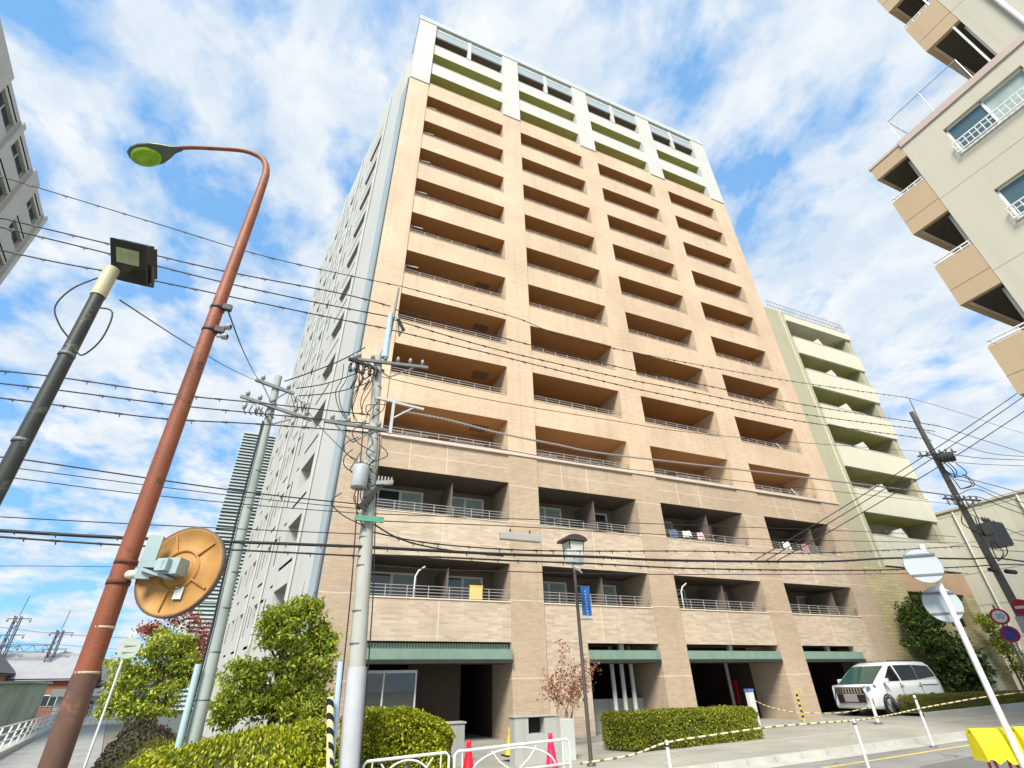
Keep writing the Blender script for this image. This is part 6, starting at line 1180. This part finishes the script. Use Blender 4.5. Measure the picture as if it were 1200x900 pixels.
# maple, red and green
t = thing('tree', 'maple with mixed green and red foliage beside the pale pole on the left', 'tree', (-3.4,22,gz(-3)))
trunk_and_limbs(t, (-3.4,22,-.1), (-3.3,22,3.0), .08, [(-4.2,22,2.6),(-2.8,22,3.6),(-3.5,22,3.9),(-2.5,22,2.8),(-3.9,22.3,3.2)], 31)
MR = [leafm('maple_red_a', (.32,.07,.045)), leafm('maple_red_b', (.26,.045,.05)), leafm('maple_red_c', (.30,.15,.05))]
leaf_mesh('crown', clumps([(-4.3,22,2.5,.75,.7,.7),(-3.6,21.9,3.3,.8,.7,.55),(-3.2,22,2.2,.85,.7,.7),(-4.4,22,1.6,.55,.6,.45),(-3.5,22,1.5,.9,.7,.45),(-2.9,21.9,2.8,.5,.6,.5)], 44, 40, .11, 32), .125, TG, t, .5, .3, 32)
leaf_mesh('red_crown', clumps([(-2.7,22.2,3.5,.7,.5,.6),(-3.5,22.4,4.15,.75,.5,.3),(-2.5,22,3.0,.4,.4,.5),(-2.4,22,2.5,.35,.4,.6),(-4.25,22.3,3.75,.35,.4,.25)], 26, 18, .13, 33), .10, MR, t, .6, .2, 33)
mound('shrub', 'dark purple brown shrub at the foot of the maple beside the side road', [(-2.95,19.0,-.1,.95,.8,1.35),(-3.3,19.6,-.1,.7,.7,1.0)], [leafm('purple_leaf_a', (.075,.04,.035), .15), leafm('purple_leaf_b', (.05,.035,.03), .15), leafm('purple_leaf_c', (.06,.055,.03), .15)], 9000, .07, 41, 0, 'shrub')
mound('shrub', 'low dark green undergrowth between the maple and the rounded hedge', [(-2.0,17.2,-.1,1.0,1.2,1.0),(-2.8,22.0,-.1,1.0,1.2,.9)], HD, 7000, .08, 43, 0, 'shrub')
# small crape-like shrub with red leaves
t = thing('tree', 'small thin tree with sparse reddish leaves before the beige brick wall', 'tree', (8.6,16.3,gz(8.6)))
g = random.Random(5); b = MB(); tw = []
for k in range(9):
    a = Vector((8.55+.05*k-.15,16.3,.15)); md = Vector((8.6+g.uniform(-.25,.3),16.3+g.uniform(-.2,.2),1.1)); e = Vector((8.9+g.uniform(-.75,1.25),16.3+g.uniform(-.3,.3),g.uniform(1.6,2.9)))
    b.tube([a,a.lerp(md,.5),md,md.lerp(e,.5)+Vector((0,0,.12)),e], [.03,.027,.022,.014,.006], 6, 0); tw.append((md,e))
    for q in range(5):
        s = md.lerp(e,.3+.15*q); b.tube([s, s+Vector((g.uniform(-.35,.35),g.uniform(-.2,.2),g.uniform(.05,.4)))], [.008,.003], 4, 0)
b.build('trunk', mat('pinkish_bark', (.34,.22,.16), .85, 0, .2, 5), t)
P_ = []
for md, e in tw:
    for q in range(110): u = .35+.75*g.random(); p = md.lerp(e,u); P_.append((p.x+g.gauss(0,.13),p.y+g.gauss(0,.13),p.z+g.gauss(0,.11)))
leaf_mesh('crown', np.array(P_), .095, [leafm('red_shrub_a', (.36,.13,.075)), leafm('red_shrub_b', (.28,.10,.06)), leafm('red_shrub_c', (.42,.22,.13))], t, .5, .2, 51)
# dark evergreen before the olive block, vine at right
t = thing('tree', 'dark glossy evergreen tree in front of the olive block, behind the minivan', 'tree', (30.2,17.2,gz(30)))
trunk_and_limbs(t, (30.2,17.2,.5), (30.3,17.2,4.2), .14, [(29,17,3.4),(31.4,17.2,3.2),(30.3,17,4.9),(29.4,17.4,4.2),(31.2,17.3,4.0)], 61)
TD = [leafm('evergreen_a', (.07,.12,.02)), leafm('evergreen_b', (.15,.21,.04)), leafm('evergreen_c', (.04,.075,.02))]
leaf_mesh('crown', clumps([(29.6,17.1,3.6,1.3,.8,.9),(30.2,17.1,4.7,1.0,.7,.8),(31.3,17.1,3.0,1.1,.8,.8),(30.4,17.0,2.4,1.9,.8,.8),(32.2,17.1,2.1,.9,.7,.7),(29.2,17.1,4.4,.7,.6,.5),(31.0,17.2,1.6,2.2,.7,.6)], 50, 36, .17, 62), .19, TD, t, .42, .3, 62)
t = thing('vine', 'yellow green climbing vine on the wall behind the speed limit sign', 'plant', (36.3,17.3,.8))
trunk_and_limbs(t, (36.6,17.4,.7), (36.2,17.4,4.0), .06, [(35.6,17.3,4.4),(36.4,17.3,3.5),(37.0,17.3,2.4)], 71)
leaf_mesh('crown', clumps([(35.8,17.3,4.3,.6,.4,.6),(36.3,17.3,3.4,.7,.4,.6),(36.9,17.3,2.4,.8,.4,.8),(37.3,17.2,1.5,.7,.4,.6)], 26, 26, .13, 72), .17, [HY[1], TG[1], HY[0]], t, .4, .3, 72)
